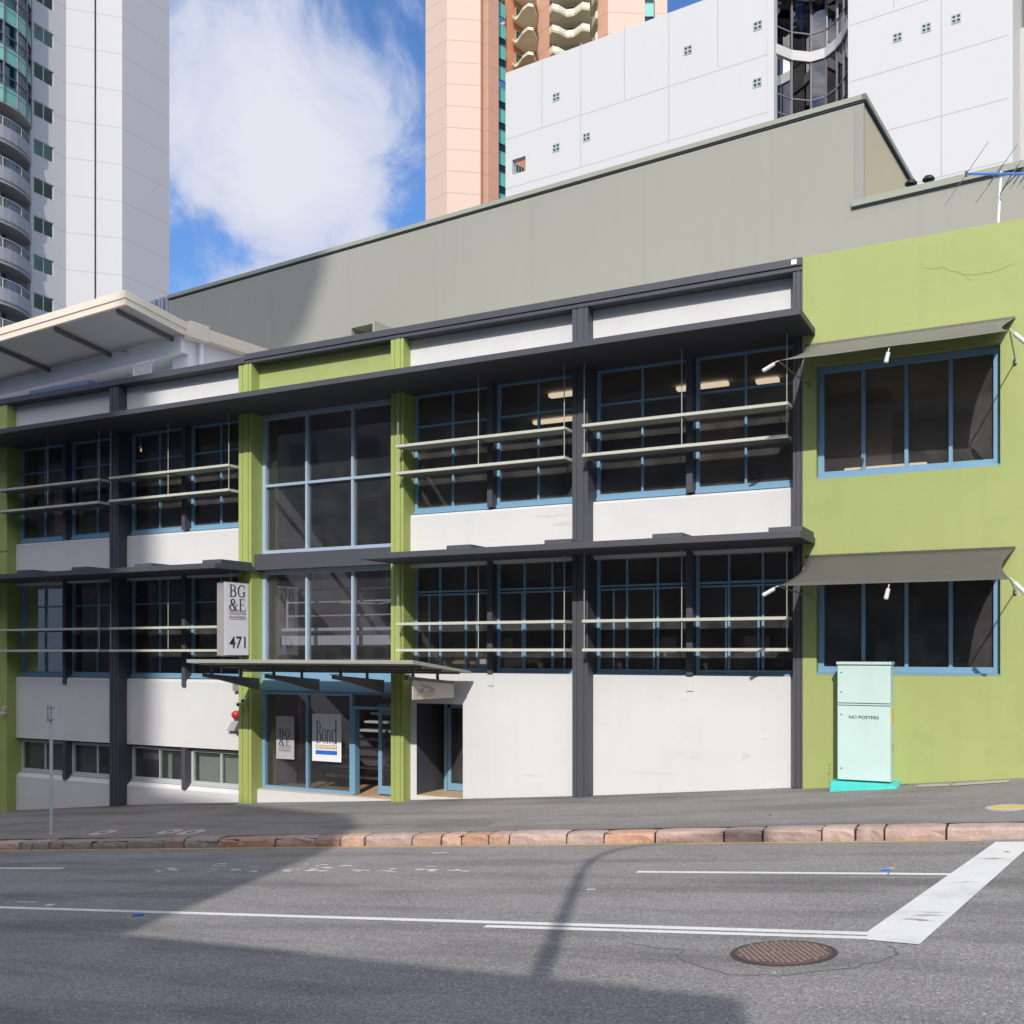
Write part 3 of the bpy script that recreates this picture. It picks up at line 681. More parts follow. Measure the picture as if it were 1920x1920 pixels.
M_ink=mat('black_lettering',(.02,.02,.03),.5,0); M_inkb=mat('navy_lettering',(.02,.04,.16),.5,0); M_red=mat('red_rule',(.55,.10,.14),.5,0)
M_blueb=mat('blue_bar',(.02,.14,.55),.5,0); M_tan=mat('tan_bar',(.50,.34,.20),.5,0); M_sign=mat('sign_acrylic',(.66,.66,.70),.35,.01)
M_wht=mat('white_lettering',(.85,.82,.78),.5,0)
def bge(b,O,Ud,Vd,W_,cap,mk=(0,1)):
    """the BG over &E mark, W_ wide, letters cap high, origin at its lower left, returns height"""
    Ud=Vector(Ud);Vd=Vector(Vd);O=Vector(O); s=cap*1.14
    base=O+Vd*(cap*.62)
    glyph(b,'&',base,Ud,Vd,W_*.50,cap*.98,mk[0]); glyph(b,'E',base+Ud*W_*.57,Ud,Vd,W_*.42,cap*.98,mk[0])
    glyph(b,'B',base+Vd*s,Ud,Vd,W_*.44,cap,mk[0]); glyph(b,'G',base+Vd*s+Ud*W_*.50,Ud,Vd,W_*.48,cap,mk[0])
    for v in (.53,-.10): b.quad(O+Vd*cap*v,O+Ud*W_+Vd*cap*v,O+Ud*W_+Vd*cap*(v+.035),O+Vd*cap*(v+.035),mi=mk[1])
    text_mesh(b,'CONSULTING',O+Vd*cap*.29,Ud,Vd,cap*.17,W_,mk[0]); text_mesh(b,'ENGINEERS',O+Vd*cap*.0,Ud,Vd,cap*.17,W_,mk[0])
# projecting light box sign
S1=thing('projecting_sign',(-17.97,-.45,-.07),'tall white projecting light-box sign reading BG&E and 471 beside the entrance','sign')
b=MB(); b.box(-18.10,-17.86,-.90,-.03,-.07,1.75); b.build('casing',mat('sign_aluminium',(.42,.40,.40),.35,.06,2,metal=.4),S1,bevel=.008)
b=MB(); b.box(-17.859,-17.848,-.885,-.045,-.055,1.735); b.build('sign_face',M_sign,S1)
b=MB(); b.tube([(-17.95,-.55,1.75),(-17.95,-.55,2.05)],.008,6); b.box(-18.0,-17.92,-.5,-.45,-.10,-.07); b.build('hanger_rod',M_steel,S1)
b=MB(); xf=-17.843
bge(b,(xf,-.74,.86),(0,1,0),(0,0,1),.59,.30); text_mesh(b,'471',(xf,-.74,.11),(0,1,0),(0,0,1),.30,.58,0,bold=.012)
b.build('lettering',[M_ink,M_red],S1)
# posters on the lobby glass
P1=thing('window_poster',(-17.03,.36,-2.66),'grey BG&E Consulting Engineers poster on the lobby glass left pane','poster')
b=MB(); b.box(-17.31,-16.74,.372,.384,-2.68,-1.60); b.build('poster_board',mat('poster_grey',(.40,.39,.41),.6,.02),P1)
b=MB(); bge(b,(-17.22,.367,-2.47),(1,0,0),(0,0,1),.38,.20); b.build('lettering',[M_ink,M_red],P1)
P2=thing('window_poster',(-15.75,.36,-2.66),'white Bond Recruitment poster on the lobby glass middle pane','poster')
b=MB(); b.box(-16.17,-15.28,.372,.384,-2.68,-1.51); b.build('poster_board',mat('poster_white',(.74,.74,.76),.6,.02),P2)
b=MB(); ux=Vector((1,0,0)); vz=Vector((0,0,1)); yf=.367
for ch,xo,w,h in (('B',-16.05,.17,.56),('o',-15.865,.13,.36),('n',-15.72,.13,.36),('d',-15.575,.17,.60)):
    glyph(b,ch,(xo,yf,-2.24),ux,vz,w,h,0,thin=.07,thick=.17)
b.box(-16.06,-15.40,.366,.371,-2.37,-2.27,mi=1); text_mesh(b,'RECRUITMENT',(-16.04,.364,-2.352),ux,vz,.065,.62,3)
b.box(-16.06,-15.40,.366,.371,-2.51,-2.41,mi=2)
b.build('lettering',[M_inkb,M_tan,M_blueb,M_wht],P2)
# hanging script sign below the canopy
S2=thing('hanging_sign',(-11.83,-.95,-1.0),'cream hanging sign with gold script under the right end of the entrance canopy','sign')
b=MB(); b.prism([(-11.855,-1.74,-.99),(-11.855,-1.74,-.575),(-11.855,-.06,-.705),(-11.855,-.06,-1.01)],(.03,0,0)); b.build('sign_board',mat('cream_board',(.50,.43,.37),.6,.03),S2)
M_gold=mat('gold_script',(.20,.15,.10),.5,.05)
b=MB()
def script(b,pts,w=.008):
    X=-11.82; q=[]
    for k in range(len(pts)-1):
        p0=pts[max(k-1,0)];p1=pts[k];p2=pts[k+1];p3=pts[min(k+2,len(pts)-1)]
        for j in range(5):
            t=j/5; f=lambda a,b_,c,d:.5*((2*b_)+(-a+c)*t+(2*a-5*b_+4*c-d)*t*t+(-a+3*b_-3*c+d)*t*t*t)
            q.append((f(p0[0],p1[0],p2[0],p3[0]),f(p0[1],p1[1],p2[1],p3[1])))
    q.append(pts[-1])
    rib(b,(X,-1.64,-.96),(0,1,0),(0,0,1),1,1,[(u,v,w) for u,v in q])
script(b,[(.14,.30),(.20,.37),(.30,.36),(.28,.28),(.20,.26),(.30,.24),(.30,.17),(.20,.15),(.10,.20),(.04,.18)],.012)
script(b,[(.34,.20),(.38,.28),(.36,.20),(.42,.26),(.44,.33),(.42,.20),(.48,.25),(.50,.20),(.54,.25),(.56,.19),(.62,.23),(.64,.17),(.70,.20)],.010)
script(b,[(.02,.10),(.06,.16),(.10,.10),(.05,.05),(.10,.06),(.20,.16),(.26,.20),(.22,.10),(.30,.16),(.32,.08),(.40,.14),(.42,.08),(.50,.13),(.56,.17),(.52,.08),(.60,.13),(.66,.20),(.62,.09),(.70,.12),(.74,.20),(.72,.08),(.78,.12)],.010)
script(b,[(.26,.03),(.34,.05),(.42,.02),(.50,.05),(.58,.02),(.66,.05),(.76,.04)],.008)
b.build('lettering',M_gold,S2)
# ------------------------------------------------------------------ awnings on the green wall
def awning(zt,zf,label,cm):
    A=thing('fabric_awning',(-2.2,-.02,zt),label,'awning')
    b=MB(); nu,nv=24,8; X0b,X1b=-4.06,-.46; X0f,X1f=-4.16,-.50; D_=1.8
    V=[[None]*(nv+1) for _ in range(nu+1)]
    for i in range(nu+1):
        u=i/nu
        for j in range(nv+1):
            v=j/nv
            xb=X0b+(X1b-X0b)*u; xf_=X0f+(X1f-X0f)*u
            x=xb+(xf_-xb)*v
            pull=math.sin(math.pi*v)*.16*(2*u-1); x-=pull*abs(2*u-1)**3
            y=-.02-D_*v+ (.10*math.sin(math.pi*u))*v*0
            sag=-.03*math.sin(math.pi*v); fr=.10*(1-abs(2*u-1)**2)*0
            z=zt+(zf-zt)*v+sag
            y+=v*.05*math.sin(math.pi*2*u)**2*.6
            V[i][j]=len(b.v); b.v.append((x,y,z))
    for i in range(nu):
        for j in range(nv): b.f.append((V[i][j],V[i+1][j],V[i+1][j+1],V[i][j+1])); b.m.append(0)
    o=b.build('canvas',cm,A,smooth=True); so_=o.modifiers.new('solid','SOLIDIFY'); so_.thickness=.006
    b=MB(); b.box(-4.06,-.46,-.03,-.003,zt-.01,zt+.03)
    for k in range(11): b.box(-3.945+k*.33,-3.93+k*.33,-.03,-.003,zt+.03,zt+.038)
    b.build('wall_rail',cm,A)
    # end fittings: short white cylinders on brackets
    for (p,d) in (((-4.16,-1.80,zf),(-.22,-.05,-.13)),((-2.32,-1.80,zf-.03),(-.04,-.04,-.20)),((-.50,-1.80,zf+.02),(.20,-.05,-.22))):
        p=Vector(p); d=Vector(d); q=MB()
        q.tube([p+Vector((0,0,.01)),p+d*.35+Vector((0,0,.02))],.008,6)
        q.tube([p+d*.30,p+d*.34,p+d*1.15,p+d*1.22],[.02,.035,.038,.03],10)
        q.build('end_fitting',mat('fitting_white',(.52,.53,.54),.4,.05,9),A)
    for x,ex in ((-4.16,-4.0),(-.50,-.46)):
        q=MB(); q.tube([(ex,-.02,zt-.75),(x,-1.78,zf+.0)],.012,6); q.tube([(ex,-.03,zt-.8),(ex,-.03,zt-.7)],.03,6); q.build('stay_arm',M_steel,A)
    return A
awning(5.85,5.13,'grey-green canvas awning stretched over the upper window of the green end wall',mat('upper_canvas',(.135,.138,.112),.85,.06,2,bump=.3,bscale=60))  # upper canvas has a paler tone than the lower one
awning(1.83,1.17,'dark grey canvas awning stretched over the lower window of the green end wall',M_awn)
# ------------------------------------------------------------------ small things on the facade
M_cab=mat('cabinet_paint',(.47,.62,.59),.45,.03,1.6,streak=.08,dirt=.05)
CB=thing('electrical_cabinet',(-2.93,-.24,-2.5),'pale mint steel electrical cabinet reading NO POSTERS on a turquoise plinth','cabinet')
b=MB(); b.box(-3.40,-2.47,-.43,-.02,-2.34,-.18); b.build('body',M_cab,CB,bevel=.006)
b=MB(); b.box(-3.415,-2.455,-.455,-.01,-.215,-.165); b.build('lid',M_cab,CB,bevel=.005)
for z0,z1,hz in ((-2.325,-.97,(-1.13,-2.12)),(-.915,-.235,(-.36,-.72))):
    b=MB(); b.box(-3.392,-2.478,-.452,-.431,z0,z1); d=b.build('door',M_cab,CB,bevel=.004)
    for z in hz:
        q=MB(); q.tube([(-3.325,-.452,z),(-3.325,-.462,z)],.013,8); q.build('lock',M_black,d)
b=MB(); b.box(-3.396,-2.474,-.436,-.4305,-.968,-.955); b.box(-3.396,-2.474,-.436,-.4305,-.925,-.917); b.box(-3.396,-2.474,-.436,-.4305,-.233,-.218); b.box(-3.396,-2.474,-.436,-.4305,-2.338,-2.327); b.build('door_seal',M_black,CB)
b=MB(); text_mesh(b,'NO POSTERS',(-3.19,-.4545,-1.205),(1,0,0),(0,0,1),.058,.52,0,bold=.02); b.build('lettering',M_ink,CB)
b=MB(); b.box(-2.469,-2.464,-.33,-.12,-1.30,-1.0); b.build('warning_label',mat('yellow_label',(.75,.45,.03),.5,.05),CB)
b=MB(); b.box(-2.469,-2.455,-.25,-.15,-1.75,-1.65); b.build('latch',M_steel,CB)
b=MB(); zc=[foot_z(-3.55,-.5)-.05,foot_z(-2.25,-.5)-.05]
b.v=[(-3.52,-.62,zc[0]),(-2.33,-.62,zc[1]),(-2.33,-.005,zc[1]),(-3.52,-.005,zc[0]),(-3.50,-.58,-2.36),(-2.40,-.56,-2.36),(-2.36,-.01,-2.345),(-3.50,-.01,-2.345)]
b.f=[(0,3,2,1),(4,5,6,7),(0,1,5,4),(1,2,6,5),(2,3,7,6),(3,0,4,7)]; b.m=[0]*6
b.build('plinth',mat('turquoise_paint',(.045,.50,.46),.65,.10,5,fine=.10,bump=.4,dirt=.45),CB,bevel=.02)
CC=[]
for k,(x,y,z,s) in enumerate(((-18.13,-.06,-1.27,1),(-17.98,-.06,-1.17,1))):
    c=thing('security_camera',(x,0,z),('lower white' if k==0 else 'upper white')+' bullet security camera of the pair on the green pilaster by the entrance','security camera','security cameras beside the entrance')
    q=MB(); q.tube([(x,-.0,z+.02),(x,-.06,z+.02),(x,-.10,z)],.02,8); q.build('bracket',M_white2,c)
    q=MB(); d=Vector((.5,-.8,-.25)).normalized(); p=Vector((x,-.08,z)); q.tube([p,p+d*.02,p+d*.15],[.03,.05,.05],12); q.build('housing',M_white2,c,smooth=False)
    q=MB(); q.tube([p+d*.151,p+d*.156],.036,12); q.build('lens',M_black,c)
A=thing('alarm_siren',(-18.5,.3,-1.75),'red round alarm bell above a grey triangular cover beside the green pilaster','alarm')
q=MB(); c=Vector((-18.52,.28,-1.60)); q.tube([(-18.52,.299,-1.60),(-18.52,.20,-1.60),(-18.52,.15,-1.60),(-18.52,.13,-1.60)],[.11,.11,.085,.03],18); q.build('bell',mat('red_plastic',(.45,.03,.03),.35,.03),A,smooth=True)
q=MB(); q.prism([(-18.80,.299,-2.02),(-18.32,.299,-2.02),(-18.36,.299,-1.76),(-18.62,.299,-1.76)],(0,-.12,0)); q.build('cover',mat('siren_cover',(.36,.36,.34),.5,.05),A,bevel=.01)
q=MB(); q.prism([(-18.58,.295,-.72),(-18.38,.295,-.72),(-18.38,.295,-.98),(-18.58,.295,-.98)],(0,-.12,0)); tag(q.build('meter_box',M_steel),'small grey box under the window sill left of the entrance','box')
A=thing('wall_light',(-27.2,-.05,-1.7),'small cream wall lamp on the green pier at the left edge','lamp')
q=MB(); q.tube([(-27.18,.0,-1.78),(-27.18,-.13,-1.80),(-27.18,-.17,-1.80)],[.06,.07,.03],10); q.build('lamp_head',mat('cream_plastic',(.5,.42,.33),.5,.03),A)
q=MB(); q.box(-27.24,-27.12,-.10,.0,-1.72,-1.58); q.build('sensor',mat('cream_plastic',(.5,.42,.33),.5,.03),A,bevel=.02)
A=thing('sign_post',(-20.27,-3.93,-4.19),'bare galvanised steel signpost with an empty bracket on the footpath','signpost')
zp=foot_z(-20.27,-3.93)
q=MB(); q.tube([(-20.27,-3.93,zp-.02),(-20.27,-3.93,zp+2.65)],.038,12); q.build('pole',mat('pale_galvanised',(.50,.52,.54),.45,.05,4,metal=.2),A)
q=MB(); q.tube([(-20.27,-3.93,zp-.01),(-20.27,-3.93,zp+.012)],.10,10); q.build('base_plate',M_steel,A)
q=MB(); zt=zp+2.65
for dx in(-.05,.05): q.box(-20.27+dx-.008,-20.27+dx+.008,-3.985,-3.97,zt-.05,zt+.33)
for z in(-.03,.24): q.box(-20.34,-20.20,-4.0,-3.90,zt+z,zt+z+.035)
q.tube([(-20.27,-3.93,zt),(-20.27,-3.93,zt+.30)],.018,8)
q.build('bracket',M_steel,A)
# manhole and footpath covers
def road_frame(X,Y,fz):
    e=.2; z=fz(X,Y); u=Vector((e,0,fz(X+e,Y)-z)).normalized(); v=Vector((0,e,fz(X,Y+e)-z)).normalized(); n=u.cross(v).normalized(); return Vector((X,Y,z)),u,v,n
def disc(b,O,u,v,n,r,z0,z1,k=40,mi=0,rx=1):
    pts=[O+u*(r*rx*math.cos(2*math.pi*i/k))+v*(r*math.sin(2*math.pi*i/k))+n*z0 for i in range(k)]
    b.prism(pts,n*(z1-z0),mi)
O,u,v,n=road_frame(-1.95,-11.30,road_z)
MH=thing('manhole_cover',tuple(O),'round rusty cast-iron manhole cover in the road near the stop line','manhole cover')
M_rust=mat('rusted_iron',(.155,.105,.092),.6,.12,6,metal=.35,fine=.08,bump=.3)
b=MB(); disc(b,O,u,v,n,.44,-.02,.004); b.build('frame_ring',mat('iron_ring',(.07,.06,.055),.7,.1,6,metal=.3),MH)
b=MB(); disc(b,O,u,v,n,.395,.0045,.010)
d=b.build('lid',M_rust,MH)
b=MB()
for i in range(-8,9):
    for j in range(-8,9):
        px,py=i*.052+(.026 if j%2 else 0),j*.046
        if math.hypot(px,py)>.365 or (abs(px)<.13 and abs(py)<.03): continue
        for s in (-1,1):
            b.obox(O+u*px+v*py,(u+v*.8*s).normalized(),(v-u*.8*s).normalized(),n,-.021,.003,-.006,.006,.0102,.020)
b.obox(O,u,v,n,-.11,.11,-.018,.018,.0102,.014)
b.build('tread_pattern',mat('worn_iron',(.27,.215,.19),.5,.12,6,metal=.3,fine=.08),d)
M_cvr=mat('cover_concrete',(.40,.38,.35),.8,.06,5,fine=.05); M_ylw=mat('yellow_plate',(.55,.43,.08),.6,.05)
for k,(X,Y,r,lab,inn) in enumerate(((-18.72,-3.80,.30,'leftmost pale round concrete service cover on the shaded footpath',M_rust),(-16.67,-3.82,.28,'pale round service cover right of the signpost, left one of a touching pair',M_crack),(-15.95,-3.92,.30,'pale round service cover, right one of the touching pair on the footpath',M_rust),(-.50,-3.20,.30,'pale service cover with a yellow plate at the right end of the footpath',M_ylw))):
    O,u,v,n=road_frame(X,Y,foot_z); t=thing('service_cover',tuple(O),lab,'service cover','service covers in the footpath')
    b=MB(); disc(b,O,u,v,n,r,-.01,.005,24); b.build('collar',M_cvr,t)
    b=MB()
    if k==3: b.obox(O,u,v,n,-.20,.25,-.12,.12,.0052,.010)
    else: disc(b,O,u,v,n,r*.45,.0052,.009,4)
    b.build('lid',inn,t)
# lane reflectors
for k,(X,Y,lab) in enumerate(((-10.10,-10.72,'blue raised hydrant marker with yellow arrow beside the long white line on the left'),(-1.66,-7.20,'blue raised marker with yellow tag beside the short white line on the right'))):
    O,u,v,n=road_frame(X,Y,road_z); t=thing('road_marker',tuple(O),lab,'road marker','raised road markers')
    b=MB(); b.prism([O+u*-.06+v*-.05,O+u*.06+v*-.05,O+u*.06+v*.05,O+u*-.06+v*.05],n*.012); b.prism([O+u*-.04+v*-.035+n*.012,O+u*.04+v*-.035+n*.012,O+u*.04+v*.035+n*.012,O+u*-.04+v*.035+n*.012],n*.008); b.build('stud',mat('blue_plastic',(.02,.16,.55),.3,.03),t,bevel=.004)
    b=MB(); 
    if k==0: b.prism([O+u*-.22+v*-.17+n*.004,O+u*-.02+v*-.10+n*.004,O+u*.0+v*-.13+n*.004],n*.002)
    else: b.prism([O+u*-.05+v*.06+n*.004,O+u*.02+v*.13+n*.004,O+u*.08+v*.12+n*.004,O+u*.07+v*.06+n*.004],n*.01)
    b.build('arrow_tag',M_ylw,t)
for (X,Y,s) in ((-3.95,-3.3,.05),(-.42,-5.9,.06)):
    O,u,v,n=road_frame(X,Y,foot_z if Y>-4.5 else road_z); b=MB(); b.prism([O+u*-s+n*.004,O+v*-s*.5+n*.02,O+u*s+n*.006,O+v*s*.6+n*.016],n*.002); tag(b.build('dry_leaf',mat('leaf_orange',(.5,.26,.08),.8,.1)),'orange dry leaf lying on the footpath' if Y>-4.5 else 'orange dry leaf lying beside the stop line','leaf')
# ------------------------------------------------------------------ frame of the buildings behind (turned 5.6 degrees)
uB=Vector((.9952,-.098,0)); nB=Vector((.098,.9952,0))
def inB(x,nd_):
    """point on the vertical plane n=nd_ in picture column x (z=0)"""
    d=px_dir(x,HZ); t=(nd_-Vector((0,-DC,0)).dot(nB))/d.dot(nB); return Vector((0,-DC,0))+d*t
def zb(x,y,nd_): return zat(inB(x,nd_),y)
Z=Vector((0,0,1))
# grey warehouse wall
NG=11.3
WG=thing('warehouse',tuple(inB(1000,NG)+Vector((0,0,-3))),'plain grey-green metal clad hall rising behind the office block','building')
pl=inB(318,NG); pr=inB(1617,NG); pe=inB(1990,NG); ztop=(zb(318,556,NG)+zb(1612,176,NG))/2; zlow=zb(1700,359,NG)
lenA=(pr-pl).length; lenB=(pe-pr).length
b=MB(); b.obox(pl,uB,nB,Z,0,lenA,0,14,-6,ztop-.25); b.build('wall',M_grey,WG)
b=MB(); b.obox(pr,uB,nB,Z,.001,lenB,0,14,-6,zlow-.15); b.build('wall',M_grey,WG)['label']='lower grey wall at the right'
b=MB(); b.obox(pr,uB,nB,Z,-.02,.03,.0,13.9,zlow-.1,ztop-.26); b.build('side_cladding',M_beige,WG)
b=MB(); b.obox(pr,uB,nB,Z,-.22,.045,-.02,.06,zlow+.1,ztop-.26); b.build('corner_trim',mat('trim_grey',(.235,.235,.205),.6,.02),WG)
b=MB(); b.obox(pl,uB,nB,Z,-.1,lenA+.12,-.06,14,ztop-.15,ztop); b.obox(pr,uB,nB,Z,.0,.12,-.06,14,ztop-.16,ztop+.003); b.build('roof_flashing',M_sage,WG)
b=MB(); b.obox(pl,uB,nB,Z,-.08,lenA+.1,-.02,13.9,ztop-.22,ztop-.15); b.build('painted_shadow_line',M_black,WG)  # black strip painted in as the shadow line under the flashing
b=MB(); b.obox(pr,uB,nB,Z,-.30,lenB,-.10,13.8,zlow-.11,zlow+.08); b.build('roof_flashing',M_sage,WG)
b=MB(); b.obox(pr,uB,nB,Z,-.30,lenB,-.06,13.7,zlow-.16,zlow-.11); b.build('painted_shadow_line',M_black,WG)  # same painted shadow line under the lower flashing
# corrugated stub left of the corner
b=MB(); zc_=zb(300,560,NG+.6)
for k in range(9): b.obox(pl,uB,nB,Z,-.14-.28*k,-.0-.28*k,.5+(.05 if k%2 else 0),.9,zc_-4,zc_)
b.build('corrugated_wall',mat('blue_grey_sheet',(.30,.34,.40),.5,.05),WG)
# roof vents on the lower roof
for px_ in (1708,1741):
    P=inB(px_,NG+.12); b=MB(); t=thing('roof_vent',tuple(P+Z*zlow),('left' if px_<1720 else 'right')+' black mushroom vent on the grey wall top by the beige side wall','roof vent','roof vents')
    b.tube([P+Z*(zlow-.2),P+Z*(zlow+.24)],.07,10); b.build('pipe',M_black,t); b=MB(); b.tube([P+Z*(zlow+.23),P+Z*(zlow+.27),P+Z*(zlow+.34),P+Z*(zlow+.35)],[.17,.17,.11,.03],12); b.build('cowl',M_black,t)
# duct mouth standing on the roof
P=inB(655,9.6); zt_=zb(700,605,9.6); w_=(inB(700,9.6)-P).length
b=MB(); b.obox(P,uB,nB,Z,0,.10,0,1.2,6.7,zt_-.02); b.obox(P,uB,nB,Z,w_-.04,w_+.06,0,1.2,6.7,zt_-.02); b.obox(P,uB,nB,Z,0,w_+.06,0,1.2,zt_-.02,zt_+.06); b.obox(P,uB,nB,Z,.1,w_-.04,1.0,1.1,6.7,zt_-.02)
tag(b.build('roof_duct',M_grey),'square grey duct mouth on the office roof before the grey wall','duct')
# ------------------------------------------------------------------ white tower block behind
NW=39.6
WT=thing('apartment_block',tuple(inB(1400,NW)+Vector((0,0,-3))),'tall white precast block with tiny square windows and a curved dark glass strip','building')
q0=inB(948,NW); q1=inB(1447,NW); q2=inB(1590,NW); q3=inB(1899,NW)
ZT=zb(948,137,NW)
P3=inB(1765,NW)
def uu(x): return (inB(x,NW)-q0).dot(uB)
zr=[zb(947,y,NW) for y in (137,262.5,355.3)]
b=MB()
ua,ub=uu(960.5),uu(985.5); za_,zb_=zb(973,324,NW),zb(973,296,NW)
T_=.45
def wseg(b,a0,a1,z0,z1): b.obox(q0,uB,nB,Z,a0,a1,0,T_,z0,z1)
wseg(b,0,ua,-6,ZT); wseg(b,ub,uu(1447),-6,ZT); wseg(b,ua,ub,-6,za_); wseg(b,ua,ub,zb_,ZT)
b.build('screen_wall',M_wtower,WT)
# body behind
b=MB(); b.obox(q0,uB,nB,Z,uu(1120),uu(1447),T_,9,-6,ZT-.5); b.obox(q0,uB,nB,Z,uu(1447),uu(1600),6,10,-6,70); b.build('core',M_wtower,WT)
b=MB(); b.obox(q0,uB,nB,Z,uu(1590),uu(1899),0,14,-6,70); b.build('wall',M_wtower,WT)
b=MB(); b.obox(q0,uB,nB,Z,uu(1447)-.25,uu(1447)+.15,-.05,4,-6,70)
b.build('wall_edge',M_wtower,WT)
# joints (narrow recess strips, 3 mm proud)
b=MB(); jw=.026
def hj(x0,x1,xr,yr):
    z=zb(xr,yr,NW); b.obox(q0,uB,nB,Z,uu(x0),uu(x1),-.004,.01,z-jw,z+jw)
def vj(x,y0,y1):
    b.obox(q0,uB,nB,Z,uu(x)-jw,uu(x)+jw,-.006,.01,zb(x,y1,NW),zb(x,y0,NW))
hj(948,1441,947,262.5); hj(948,1441,947,355.3)
for x,y0,y1 in ((1016,108,240),(1089,80,312),(1171,50,187),(1254,25,272),(1346,-20,127)): vj(x,y0,y1)
for y in (103,217.5,331): hj(1592,1890,1765,y)
hj(1592,1890,1765,-8)
vj(1676,-30,16); vj(1765,-30,331)
b.build('panel_joints',M_jnt,WT)
M_blk=mat('glass_block_frame',(.30,.36,.34),.5,.05)
for x,y in ((1043,182),(1043,277),(1100,257),(1290,94),(1421,48),(1420,155),(1683,70),(1737,52),(1793,35)):
    s=.27 if x<1500 else .24
    c=q0+uB*uu(x)+Z*zb(x,y,NW); b=MB()
    b.obox(c,uB,nB,Z,-s,s,-.03,.02,-s,s); o=b.build('window',M_blk,WT)
    b=MB()
    for sx in(-1,1):
        for sz in(-1,1): b.obox(c,uB,nB,Z,sx*s*.48-s*.30,sx*s*.48+s*.30,-.036,-.0305,sz*s*.46-s*.26,sz*s*.46+s*.26)
    b.build('pane',M_black,o)
# curved glazed strip: facets set back in a shallow drum
pxs=[1447,1467,1496,1525,1551,1570,1590]
fa=[]; 
for x in pxs:
    t=(uu(x)-uu(1447))/(uu(1590)-uu(1447)); bulge=2.6*math.sin(math.pi*min(1,t*1.0))**.8*(1-.25*t)
    fa.append(q0+uB*uu(x)+nB*(.25+bulge))
zg=[(-6,zb(1470,133,NW+2.4)),(zb(1470,115,NW+2.4),zb(1470,20,NW+2.4))]
M_mull=mat('grey_mullion',(.14,.13,.16),.4,.04)
cw=MB(); sp=MB(); gw=MB()
for k in range(len(fa)-1):
    A_,B_=fa[k],fa[k+1]; d=(B_-A_); L0=d.length; d.normalize(); nn=Vector((-d.y,d.x,0)); 
    for (z0,z1) in zg:
        gw.quad(A_+Z*z0,B_+Z*z0,B_+Z*z1,A_+Z*z1)
        cw.obox(A_,d,nn,Z,0,.10,-.06,.05,z0,z1)
        hzs=[z1-(z1-z0)*.64] if z0>0 else [z1-2.3,z1-3.4]
        for hz in hzs: cw.obox(A_,d,nn,Z,.1,L0,-.04,.03,hz-.04,hz+.04)
    sp.obox(A_,d,nn,Z,0,L0,-.12,.3,zg[0][1],zg[1][0])
    sp.obox(A_,d,nn,Z,0,L0,-.3-.9*math.sin(math.pi*(k+.5)/6),.3,zg[1][1],zg[1][1]+9)
o=cw.build('curtain_wall',M_mull,WT); gw.build('pane',M_dglass,o); sp.build('curved_spandrel',M_wtower,WT)
# next block at the right edge
PB=thing('concrete_block_building',tuple(inB(1912,NW+3)),'grey-beige building edge with dark upper storey at the far right','building')
b=MB(); P=inB(1904,NW+3); b.obox(P,uB,nB,Z,0,9,0,12,-6,zb(1910,54,NW+3)); b.build('wall',mat('beige_grey_render',(.42,.40,.37),.8,.04,.3),PB)
b=MB(); b.obox(P,uB,nB,Z,.05,9,.6,12,zb(1910,54,NW+3)+.01,80); b.build('upper_storey',mat('brown_grey_cladding',(.12,.11,.10),.7,.05,.3),PB)
# TV antenna on the green parapet
TA=thing('tv_antenna',(-.95,1.0,7.5),'television antenna with blue boom on a white mast above the green wall','antenna')
mb=Vector((-.62,.9,6.7)); D0=U(1872,410,21.5); top=U(1877,322,21.5)
b=MB(); b.tube([D0-Z*.9,D0,top],.026,8); b.build('mast',mat('mast_paint',(.75,.76,.80),.35,.02),TA)
a0=U(1812,326,20.6); a1=U(1960,326,22.6)
b=MB(); b.tube([a0,a1],.028,6); b.build('boom',mat('blue_anodised',(.08,.22,.62),.35,.02),TA)
b=MB()
for (t,sx,sy,l1,l2) in ((0,56,-76,1.0,1.0),(.36,48,-62,1.15,1.15),(.56,40,-54,.6,.9),(.66,40,-54,.6,.7),(.74,36,-48,.5,.7),(.82,36,-48,.6,.8),(.92,36,-48,.9,.8)):
    c=a0+(a1-a0)*t; k=depth(c)/F_; a=R_(YAW); rv=Vector((math.cos(a),math.sin(a),0))
    d=rv*sx*k-Z*sy*k; fw=Vector((-math.sin(a),math.cos(a),0))*.35*d.length
    b.tube([c-(d+fw)*l2*.95,c+(d+fw)*l1],.007,5); 
    if t>.2: b.tube([c-(d+fw)*.42,c+(d+fw)*.36],.016,6)
b.tube([a0-Z*.05,a0+Z*.05],.03,6)
b.build('element',mat('aluminium_dark',(.10,.10,.105),.4,.05,metal=.3),TA)
b=MB(); b.tube([a0+(a1-a0)*.62,U(1884,350,21.4),U(1876,362,21.4),U(1876,376,21.4)],.012,6); b.build('cable',M_black,TA)
